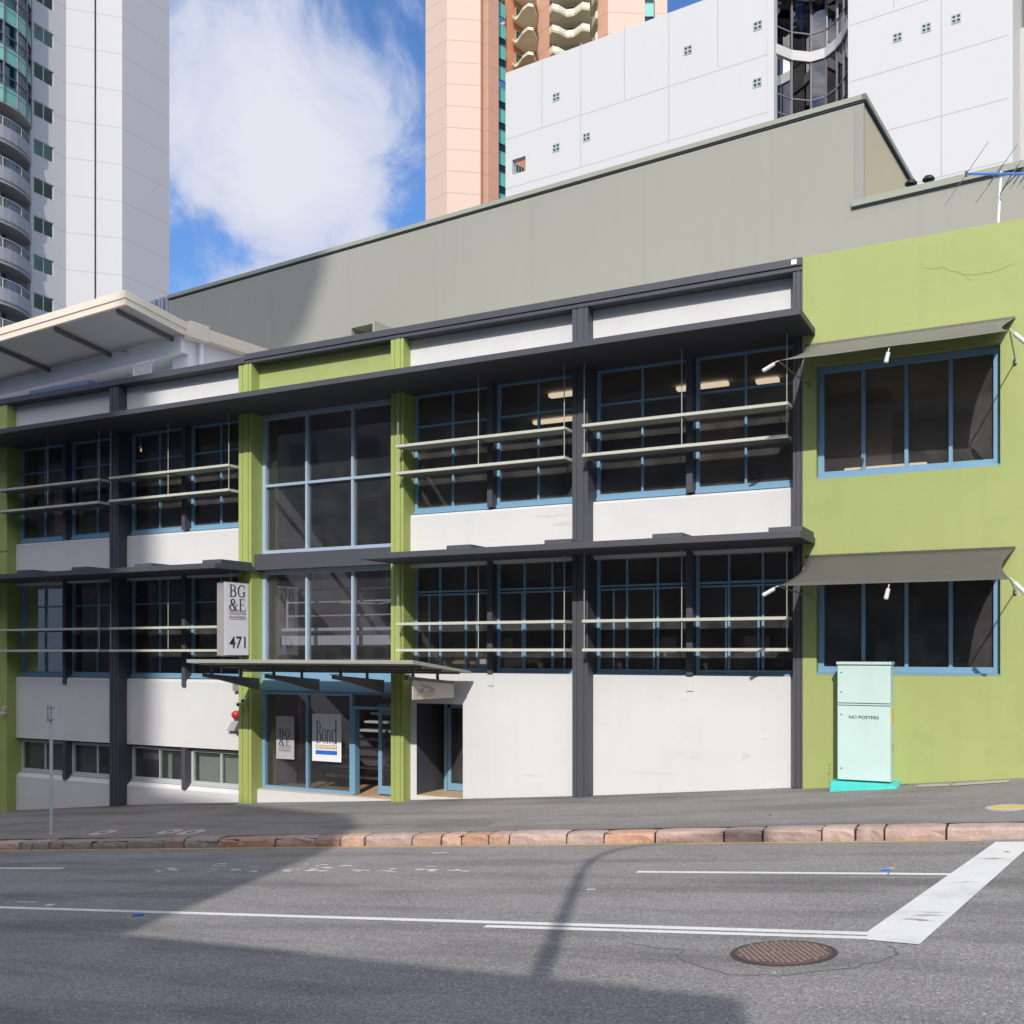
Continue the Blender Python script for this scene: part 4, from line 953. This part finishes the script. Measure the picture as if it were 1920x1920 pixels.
# ------------------------------------------------------------------ pink tower
PT=thing('pink_tower',tuple(U(900,HZ,141)),'tall salmon-pink apartment tower with teal window strips and cream wavy balconies','building')
DP=3.0
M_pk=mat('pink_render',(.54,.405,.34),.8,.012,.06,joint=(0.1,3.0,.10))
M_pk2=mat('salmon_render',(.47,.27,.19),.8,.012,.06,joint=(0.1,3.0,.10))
M_or=mat('orange_render',(.48,.21,.115),.8,.02,.06)
M_crm=mat('cream_render',(.60,.57,.44),.7,.02,.1)
M_teal=glass('teal_glass',(.10,.22,.20),.8,base=.08); M_tealp=mat('teal_spandrel',(.10,.36,.31),.3,.04,.3)
def face(x0,d0,x1,d1,z0,z1,m,name='wall',th=1.5,par=PT):
    A_=U(x0,HZ,d0); B_=U(x1,HZ,d1); d=B_-A_; L0=d.length; d.normalize(); nn=Vector((-d.y,d.x,0))
    b=MB(); b.obox(A_,d,nn,Z,0,L0,0,th,z0,z1); return b.build(name,m,par)
zl,zh=20,96
face(798,144.2,838,141,zl,zh,M_pk); face(838,141,901,141.6,zl,zh,M_pk); face(901,141.6,905,142.2,zl,zh,M_pk2)
face(915.5,141.8,935,143.4,zl,zh,M_pk2); face(948,147,993,151,zl,zh,M_or); face(992,151,1030,147.8,zl,zh,M_pk2); face(1030,149.5,1118,150.5,zl,zh,M_pk2); face(1118,146,1140,144.6,zl,zh,M_pk2); face(1140,144.6,1209,144.8,zl,zh,M_pk); face(1228,144.8,1251,145,zl,zh,M_pk)
b=MB(); 
A_=U(800,HZ,146); b.v=[]; 
poly=[U(800,HZ,146.2),U(838,HZ,143),U(905,HZ,144.2),U(948,HZ,149),U(992,HZ,153),U(1030,HZ,152),U(1118,HZ,152),U(1140,HZ,146.8),U(1249,HZ,147),U(1245,HZ,175),U(830,HZ,175)]
b.prism([p+Z*zl for p in poly],(0,0,zh-zl-.5)); b.build('core',M_pk2,PT)
M_tf=mat('teal_frame',(.25,.50,.45),.4,.03)
for (x0,x1,d0,d1) in ((905,915.5,142.9,142.9),(935.5,948,145.2,146),(1209,1228,145.5,145.5)):
    A_=U(x0,HZ,d0); B_=U(x1,HZ,d1); d=B_-A_; L0=d.length; d.normalize(); nn=Vector((-d.y,d.x,0)); k=0
    b=MB(); g=MB()
    z=30.2
    while z<zh-3:
        b.obox(A_,d,nn,Z,0,L0,0,.6,z,z+1.75); g.quad(A_+Z*(z+1.75)+nn*.12,B_+Z*(z+1.75)+nn*.12,B_+Z*(z+3)+nn*.12,A_+Z*(z+3)+nn*.12)
        b.obox(A_,d,nn,Z,0,L0,-.03,.1,z+1.72,z+1.82); b.obox(A_,d,nn,Z,0,L0,-.03,.1,z-.07,z+.03); z+=3
    b.obox(A_,d,nn,Z,.05,L0-.05,.5,.7,28,zh); o=b.build('window_strip',M_tealp,PT); g.build('pane',M_teal,o)
# orange bay windows with wavy cream hoods
nfl=0
for y in (20,62,105,150,312):
    c0=U(967,y-6,148.7); c1=U(982,y+2,150.0); d=(c1-c0); d.z=0; L0=d.length; d.normalize(); nn=Vector((-d.y,d.x,0)); zc_=c0.z
    b=MB(); b.obox(c0-Z*c0.z,d,nn,Z,0,L0,-.05,.0,zc_-1.3,zc_); o=b.build('window',M_tf,PT)
    b=MB()
    for q in range(3): b.obox(c0-Z*c0.z,d,nn,Z,.08+q*L0/3,L0/3*(q+1)-.05,-.06,-.051,zc_-1.2,zc_-.1)
    b.build('pane',M_black,o)
    if y>300: continue
    hz=zc_+.75; prof=[(961,147.0),(966,147.6),(972,147.0),(980,145.4),(990,144.4),(1000,144.6),(1007,147.0)]
    back=[(1006,149.5),(992,150.8),(962,148.0)]
    b=MB(); b.prism([U(x,HZ,dd)+Z*hz for x,dd in prof+back],(0,0,.42)); b.build('sun_hood',M_crm,PT)
# balconies
zbal=[zat(U(1060,HZ,146),y) for y in (14,56,99)]
z0b=zat(U(1032,HZ,146),62)
for k in range(-2,4):
    z=z0b+3*k
    prof=[(1030,149.4),(1030,146),(1036,145.2),(1048,145.6),(1062,146.6),(1076,146.4),(1092,144.9),(1106,145.2),(1108,147),(1108,150.4)]
    b=MB(); n=len(prof)
    poly=[U(x,HZ,d)+Z*(z-.25) for x,d in prof]; b.prism(poly,(0,0,.25)); o=b.build('balcony',M_crm,PT)
    b=MB()
    for (xa,da),(xb,db) in zip(prof[1:],prof[2:-1]):
        A_=U(xa,HZ,da); B_=U(xb,HZ,db); d=B_-A_; L0=d.length; d.normalize(); nn=Vector((-d.y,d.x,0))
        b.obox(A_,d,nn,Z,0,L0,0,.15,z-.3,z+.75)
    b.build('parapet',M_crm,o)
    b=MB()
    for (xa,da),(xb,db) in zip(prof[1:],prof[2:-1]): b.tube([U(xa,HZ,da)+Z*(z+1.1),U(xb,HZ,db)+Z*(z+1.1)],.04,5); b.tube([U(xa,HZ,da)+Z*(z+.75),U(xa,HZ,da)+Z*(z+1.1)],.03,5)
    b.build('railing',M_mull,o)
    A_=U(1052,HZ,149.3)
    b=MB(); b.obox(U(1050,HZ,149.35),uB,nB,Z,0,2.4,0,.05,z+.02,z+2.2); b.obox(U(1082,HZ,149.6),uB,nB,Z,0,1.7,0,.05,z+.02,z+2.2); b.obox(U(1033,HZ,149.2),uB,nB,Z,0,.9,0,.05,z+.02,z+2.2); b.build('balcony_door',mat('dark_balcony_glass',(.04,.05,.06),.2,.02),PT)
for k in range(-1,4):
    z=z0b+3*k+1.2; b=MB(); b.prism([U(1109,HZ,147)+Z*z,U(1117,HZ,144.5)+Z*z,U(1120,HZ,144.5)+Z*z,U(1120,HZ,149)+Z*z,U(1109,HZ,149)+Z*z],(0,0,.95)); b.build('balcony',M_crm,PT)
# ------------------------------------------------------------------ left white tower
LT=thing('residential_tower',tuple(U(160,HZ,85)),'pale grey-white apartment tower at the left with curved balconies and green glass','building')
M_lt=mat('pale_precast',(.45,.445,.465),.75,.012,.08,joint=(0.75,3.0,.055))
M_lt2=mat('pale_precast_plain',(.45,.445,.465),.75,.012,.08)
Yd=Vector((0,1,0)); D45=Vector((.714,.70,0))
def solve(P,d,px_):
    lo,hi=-80,80
    def sx(s):
        q=P+d*s; a=R_(YAW); r=q-Vector((0,-DC,0)); f=-math.sin(a)*r.x+math.cos(a)*r.y; return 960+F_*(math.cos(a)*r.x+math.sin(a)*r.y)/f
    for _ in range(60):
        m=(lo+hi)/2
        if sx(m)<px_: lo=m
        else: hi=m
    return P+d*lo
PA=U(124,HZ,82.5); P58=solve(PA,Yd,57.5); P177=solve(PA,D45,177); P180=solve(PA,D45,180.5); P229=solve(PA,D45,229); P317=solve(P229,Yd,317.5)
zlt=110
b=MB(); body=[P58+Vector((-.3,.3,0)),PA+Vector((-.35,.1,0)),P177+Vector((-.3,.3,0)),P229+Vector((-.5,.4,0)),P317+Vector((-.4,-.1,0)),P317+Vector((-24,-.1,0)),P58+Vector((-24,8,0))]
b.prism([p+Z*-8 for p in body],(0,0,zlt)); b.build('core',mat('dark_slot',(.27,.27,.28),.8,.02),LT)
def wallseg(A_,B_,z0,z1,ops,m,name='wall',th=.35):
    d=B_-A_; L0=d.length; d.normalize(); nn=Vector((-d.y,d.x,0)); b=MB()
    us=sorted(set([0,L0]+[o[0] for o in ops]+[o[1] for o in ops]))
    for a,c in zip(us,us[1:]):
        oz=sorted([(o[2],o[3]) for o in ops if o[0]<=a and c<=o[1]]); cur=z0
        for p,q in oz: b.obox(A_,d,nn,Z,a,c,0,th,cur,p); cur=q
        b.obox(A_,d,nn,Z,a,c,0,th,cur,z1)
    b.build(name,m,LT); return d,nn,L0
dd=(PA-P58); L1=dd.length; dd.normalize()
uw0=(solve(P58,Yd,63)-P58).length; uw1=(solve(P58,Yd,101)-P58).length
zt0=zat(solve(P58,Yd,63),41); ops=[]
for k in range(-13,3): ops.append((uw0,uw1,zt0+3.0*k-1.22,zt0+3.0*k))
d1,n1,_=wallseg(P58,PA,-8,zlt-8,ops,M_lt)
wallseg(PA,P177,-8,zlt-8,[],M_lt); wallseg(P180,P229,-8,zlt-8,[],M_lt); wallseg(P229,P317,-8,zlt-8,[],M_lt)
M_cur=mat('curtain_fabric',(.78,.82,.76),.9,.12,1.2); M_gg=glass('green_window_glass',(.70,.80,.75),.05,blend=0,base=.0); M_curb=mat('curtain_brown',(.50,.46,.38),.9,.12,1.2)
for k in range(-12,2):
    z1=zt0+3*k; z0=z1-1.22; w=uw1-uw0
    b=MB(); b.obox(P58,d1,n1,Z,uw0+.01,uw0+.08,.06,.14,z0,z1); b.obox(P58,d1,n1,Z,uw1-.08,uw1-.01,.06,.14,z0,z1); b.obox(P58,d1,n1,Z,uw0+w/2-.04,uw0+w/2+.04,.05,.14,z0,z1); b.obox(P58,d1,n1,Z,uw0,uw1,.06,.14,z0,z0+.06); b.obox(P58,d1,n1,Z,uw0,uw1,.06,.14,z1-.06,z1)
    o=b.build('window',M_frameW,LT)
    g=MB(); a=P58+d1*uw0+n1*.10; c=P58+d1*uw1+n1*.10; g.quad(a+Z*z0,c+Z*z0,c+Z*z1,a+Z*z1); g.build('pane',M_gg,o)
    g=MB(); g.obox(P58,d1,n1,Z,uw0+.05,uw1-.05,.13,.135,z0+.05,z1-.05); g.build('curtain',M_cur if k%3==0 else M_curb,o)
# curved bay: centre left of the frame, radius 5 m
Cc=U(-62,HZ,78.2); Rr=4.47
def cpt(a,r=Rr): return Cc+Vector((math.sin(R_(a))*r,-math.cos(R_(a))*r,0))   # a: 0 towards -Y, + towards +X
angs=[-56+i*8 for i in range(27)]
M_bal=mat('balcony_paint',(.29,.29,.32),.7,.02,.3); M_sof=mat('balcony_soffit',(.34,.33,.34),.8,.03,.3)
zbal0=zat(cpt(143),316)
M_railg=glass('railing_glass',(.80,.86,.88),.2,blend=0,base=.03,haze_lift=.15)
zgreen=zbal0+3.0
for k in range(-5,1):
    z=zbal0+3.0*k
    b=MB(); ring=[cpt(a) for a in angs]; inner=[cpt(a,Rr-.18) for a in angs[::-1]]
    b.prism([p+Z*z for p in ring+inner],(0,0,1.25)); 
    b.prism([p+Z*(z+.12) for p in ring],(0,0,.2))
    o=b.build('balcony',M_bal,LT)
    g=MB(); f=MB()
    for a0_,a1_ in zip(angs,angs[1:]):
        A_,B_=cpt(a0_,Rr-.12),cpt(a1_,Rr-.12)
        g.quad(A_+Z*(z+1.28),B_+Z*(z+1.28),B_+Z*(z+1.92),A_+Z*(z+1.92)); f.tube([A_+Z*(z+1.95),B_+Z*(z+1.95)],.035,5)
    for a in angs[::3]: f.tube([cpt(a,Rr-.12)+Z*(z+1.2),cpt(a,Rr-.12)+Z*(z+1.95)],.035,5)
    r=f.build('railing',M_frameW,o); g.build('glass_panel',M_railg,LT)
    # rear wall of the balcony with sliding doors
    b=MB(); ring=[cpt(a,Rr-1.7) for a in angs]
    for q,(A_,B_) in enumerate(zip(ring,ring[1:])):
        d=B_-A_; L0=d.length; d.normalize(); nn=Vector((-d.y,d.x,0)); b.obox(A_,d,nn,Z,0,L0,0,.1,z+.32,z+3.1,mi=(1 if q%4 in(1,2) else 0))
    b.build('balcony_rear_wall',[M_lt2,mat('sliding_door_glass',(.07,.08,.10),.15,.03)],LT)
    if k in (-2,-3,-4):
        c=cpt(118,Rr-.9); b=MB(); b.box(c.x-.25,c.x+.25,c.y-.25,c.y+.25,z+1.2,z+1.25); 
        for sx in(-.22,.22):
            for sy in(-.22,.22): b.box(c.x+sx-.02,c.x+sx+.02,c.y+sy-.02,c.y+sy+.02,z+.33,z+1.75 if sy>0 else z+1.2)
        b.box(c.x-.24,c.x+.24,c.y+.2,c.y+.23,z+1.45,z+1.75)
        tag(b.build('balcony_chair',mat('blue_chair',(.12,.25,.5),.5,.02) if k==-2 else M_mull),('blue' if k==-2 else 'dark' if k==-3 else 'dark low')+' chair on the '+{-2:'upper furnished',-3:'middle furnished',-4:'lower furnished'}[k]+' curved balcony of the left tower','chair','chairs on the balconies')
# green glass bay above
M_gsp=mat('green_spandrel_glass',(.19,.44,.37),.25,.03,.3); M_bgl=glass('blue_green_glass',(.70,.88,.87),.30,base=.05)
b=MB(); sof=[cpt(a,Rr+.03) for a in angs]; b.prism([p+Z*(zgreen-.1) for p in sof],(0,0,.12)); b.build('bay_soffit',M_sof,LT)
angs2=[-56+i*16 for i in range(14)]
sps=[MB() for _ in range(7)]; g=MB(); f=MB(); cus=[MB() for _ in range(7)]
for a0_,a1_ in zip(angs2,angs2[1:]):
    A_,B_=cpt(a0_),cpt(a1_); d=B_-A_; L0=d.length; d.normalize(); nn=Vector((-d.y,d.x,0))
    for k in range(0,7):
        z=zgreen+3*k
        sps[k].obox(A_,d,nn,Z,0,L0,0,.12,z,z+1.35); g.quad(A_+nn*.03+Z*(z+1.35),B_+nn*.03+Z*(z+1.35),B_+nn*.03+Z*(z+3),A_+nn*.03+Z*(z+3))
        f.obox(A_,d,nn,Z,0,L0,-.04,.05,z+1.30,z+1.38); f.obox(A_,d,nn,Z,0,L0,-.04,.05,z+2.0,z+2.07); f.obox(A_,d,nn,Z,0,L0,-.04,.05,z-.02,z+.05); f.obox(A_,d,nn,Z,0,L0,-.02,.03,z+.95,z+.98)
        cus[k].obox(A_,d,nn,Z,L0*.05,L0*(.6 if (k+int(a0_))%3 else .95),.25,.30,z+1.35,z+2.95)
    f.obox(A_,d,nn,Z,-.05,.06,-.06,.08,zgreen,zgreen+21)
o=f.build('curtain_wall',M_mull,LT); g.build('pane',M_bgl,o)
for k in range(7): sps[k].build('spandrel',M_gsp,o); cus[k].build('curtain',M_cur,o)
b=MB(); b.prism([cpt(a,Rr-1.2)+Z*(zgreen+.1) for a in angs],(0,0,20)); b.build('bay_core',mat('bay_interior',(.10,.12,.13),.9,.05),LT)
# ------------------------------------------------------------------ white house with cream skillion roof
NH=6.3
H=thing('rear_building',tuple(inB(200,NH)),'white rendered building with an upswept cream-edged roof behind the left end of the office','building')
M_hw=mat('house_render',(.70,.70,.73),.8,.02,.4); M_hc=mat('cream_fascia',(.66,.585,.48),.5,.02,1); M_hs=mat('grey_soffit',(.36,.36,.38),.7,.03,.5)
c0=inB(340,NH)
zw0=zat(c0,660); 
ap=inB(240,NH-2.65); zap=zat(ap,545); ze=zat(inB(345,NH),606)
lft=-26
b=MB(); b.obox(c0,uB,nB,Z,lft,0,0,.3,zw0,12.75); b.obox(c0,uB,nB,Z,lft,-1.0,1.0,1.3,6.5,zw0+.1); b.obox(c0,uB,nB,Z,lft,0,.3,1.3,zw0,zw0+.1)
b.obox(c0,uB,nB,Z,-.28,0.02,.301,4.85,6.5,12.4); b.obox(c0,uB,nB,Z,-.9,.0,.31,1.0,6.5,zw0)
b.build('wall',M_hw,H)
# roof wedge: from high front eave back to the gutter line
O=c0-Z*c0.z
ov=(ap-c0).dot(uB)
A1=O+nB*-2.65+Z*zap; 
dzr=(ze-zap)
def roofp(u_,n_,off=0): return O+uB*u_+nB*n_+Z*(zap+dzr*(n_+2.65)/2.65+off)
u_r=ov+.0
b=MB()
i=0
for (off0,off1,n0,n1,u0,u1) in ((-.42,-.40,-2.6,.3,lft,.1),):
    P=[roofp(u0,n0,off0),roofp(u1,n0,off0),roofp(u1,n1,off0),roofp(u0,n1,off0)]
    b.quad(*P)
    for q in (-.55,-4.4,-8.6,-13): 
        b.prism([roofp(q,-2.5,off0-.02),roofp(q+.12,-2.5,off0-.02),roofp(q+.12,.2,off0-.02),roofp(q,.2,off0-.02)],(0,0,-.16),mi=1)
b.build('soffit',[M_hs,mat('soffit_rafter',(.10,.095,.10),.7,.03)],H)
b=MB(); b.quad(roofp(lft,-2.65,0),roofp(.2,-2.65,0),roofp(.2,.3,0),roofp(lft,.3,0)); b.quad(roofp(lft,.3,0),roofp(.2,.3,0),roofp(.2,4.85,0)-Z*0+Z*(-(dzr)*4.55/2.65),roofp(lft,4.85,0)+Z*(-(dzr)*4.55/2.65)); b.build('roof',M_hc,H)
b=MB()
b.prism([roofp(lft,-2.72,.02),roofp(lft,-2.72,-.25),roofp(lft,-2.6,-.25),roofp(lft,-2.6,.02)],uB*(.2-lft)); b.prism([roofp(lft,-2.68,-.25),roofp(lft,-2.68,-.48),roofp(lft,-2.58,-.48),roofp(lft,-2.58,-.25)],uB*(.2-lft))
b.prism([roofp(.2,-2.72,.02),roofp(.2,-2.72,-.25),roofp(.2,.1,-.25),roofp(.2,.1,.02)],uB*.1); b.prism([roofp(.2,-2.68,-.25),roofp(.2,-2.68,-.48),roofp(.2,.1,-.48),roofp(.2,.1,-.25)],uB*.05)
b.build('fascia',M_hc,H)
# box gutter running back to the warehouse
zg_=zat(inB(352,NH),606)
b=MB(); b.obox(O,uB,nB,Z,.1,.55,.0,.9,zg_-.55,zg_+.08); b.obox(O,uB,nB,Z,.12,.50,.9,4.9,zg_-.48,zg_-.02); b.build('box_gutter',M_hc,H,bevel=.02)
b=MB(); b.tube([O+uB*.26+nB*.75+Z*6.5,O+uB*.26+nB*.75+Z*(zg_-.5)],.09,12); b.build('downpipe',M_hw,H)
A=thing('floodlight',tuple(O+uB*-1.2+nB*-.2+Z*12.1),'small grey floodlight under the cream roof corner','lamp')
b=MB(); b.obox(O,uB,nB,Z,-1.25,-.95,-.35,-.02,zw0+1.35-.55,zw0+1.35-.28); b.build('housing',M_frameW,A,bevel=.02)
b=MB(); b.obox(O,uB,nB,Z,-1.2,-1.0,-.30,-.07,zw0+1.35-.60,zw0+1.35-.555); b.build('lens',M_black,A)
for k,(px_,py_) in enumerate(((232,659),(66,701))):
    p=inB(px_,NH-.2); p=p+Z*zat(p,py_); t=thing('spotlight',tuple(p),('right' if k==0 else 'left')+' small spotlight on an arm on the white wall below the cream roof','lamp','wall spotlights')
    b=MB(); b.tube([p+nB*.2,p+nB*-.02],.02,6); b.build('arm',M_frameW,t); b=MB(); b.tube([p-uB*.28,p-uB*.05,p+uB*.10],[.03,.04,.065],8); b.build('lamp_head',M_steel,t)
b=MB(); p=inB(252,3.2); p=p+Z*(zat(p,700)); 
for k in range(9): b.obox(p,uB,nB,Z,k*.11,k*.11+.05,0,.03,-.6,.25)
b.obox(p,uB,nB,Z,-.05,1.0,-.02,.05,.25,.31); b.obox(p,uB,nB,Z,-.06,.04,-.02,.05,-.9,.31)
tag(b.build('roof_railing',M_frameW),'short white slatted railing on the roof by the white rear building','railing')
b=MB(); p=inB(55,4.2); p2=inB(166,4.2); b.prism([p+Z*7.0,p2+Z*7.0,p2+Z*(zat(p2,712)),p+Z*(zat(p,733))],nB*.3); tag(b.build('roof_panel',mat('navy_panel',(.03,.04,.09),.4,.03)),'long dark navy strip panel on the roof before the white rear building','panel')
# ------------------------------------------------------------------ across the street, behind the camera
M_opA=mat('opposite_brick',(.24,.19,.16),.85,.08,1); M_opB=mat('opposite_render',(.34,.33,.32),.8,.05,.5)
def opp(name,label,poly,y0,y1,m,wins):
    t=thing(name,(poly[0][0],y0,-4),label,'building')
    b=MB(); b.prism([(x,y0,z) for x,z in poly],(0,y1-y0,0)); b.build('wall',m,t)
    for (x,z,w,h) in wins:
        q=MB(); q.box(x,x+w,y1,y1+.06,z,z+h); f=q.build('window',M_frameW,t)
        q=MB(); q.box(x+.1,x+w-.1,y1+.061,y1+.07,z+.1,z+h-.1); q.build('pane',mat('opposite_pane',(.10,.10,.11),.4,.05),f)
opp('shop_building','low brown building across the street seen only in the window reflections',[(-42,-11),(2.5,-9),(2.5,6.28),(-42,6.28)],-34,-25,M_opA,[(-38+4.2*k,z,2.4,1.7) for k in range(9) for z in (-.5,3.2)])
opp('terrace_building','taller grey block behind the low brown building across the street',[(-150,-12),(-1.15,-9),(-1.15,12),(-.75,18.6),(-1.6,19.6),(-6.4,20.8),(-14,21.3),(-150,21.3)],-46,-34.5,M_opB,[(-56+5*k,z,2.6,1.8) for k in range(10) for z in (8.5,12.5,16.5)])
opp('sky_blocker','added unseen grey block across the street that cuts off low sky light',[(11.2,-4),(60,-4),(60,17),(11.2,17)],-40,-26,M_opB,[(13+5*k,z,2.6,1.8) for k in range(8) for z in (1,5,9,13)])  # added out of view to block low sky light from the right
opp('high_rise','tall slab tower far behind the camera that shades the left of the street',[(2.5,-9),(9.4,-9),(9.2,79.5),(7.2,80.5),(7.2,85),(9.4,86),(9.4,100),(-16,100),(-16,82.5),(4.6,82.5),(4.6,68.5),(2.5,68.5)],-88.5,-85,M_opB,[(3.6+3*k,z,1.6,2) for k in range(2) for z in range(30,80,8)])
# street lamp whose shadow falls on the road
SL=thing('street_lamp',(-.42,-21.5,-2.1),'tall street lamp with curved arm behind the camera whose shadow lies on the road','street lamp')
b=MB(); b.tube([(-.42,-21.5,-2.2),(-.42,-21.5,3),(-.42,-21.5,6.9)],[.12,.10,.075],12); b.build('pole',M_steel,SL)
b=MB(); b.tube([(-.42,-21.5,6.9),(-.40,-21.5,7.4),(-.30,-21.45,7.9),(-.05,-21.4,8.35),(.35,-21.3,8.62),(.8,-21.2,8.75),(1.5,-21.0,8.8)],[.072,.066,.06,.055,.05,.045,.045],10); b.build('arm',M_steel,SL)
b=MB(); b.tube([(1.4,-21.02,8.8),(1.6,-20.97,8.8),(2.1,-20.9,8.76),(2.2,-20.88,8.75)],[.05,.12,.13,.05],10); b.build('lamp_head',M_steel,SL)
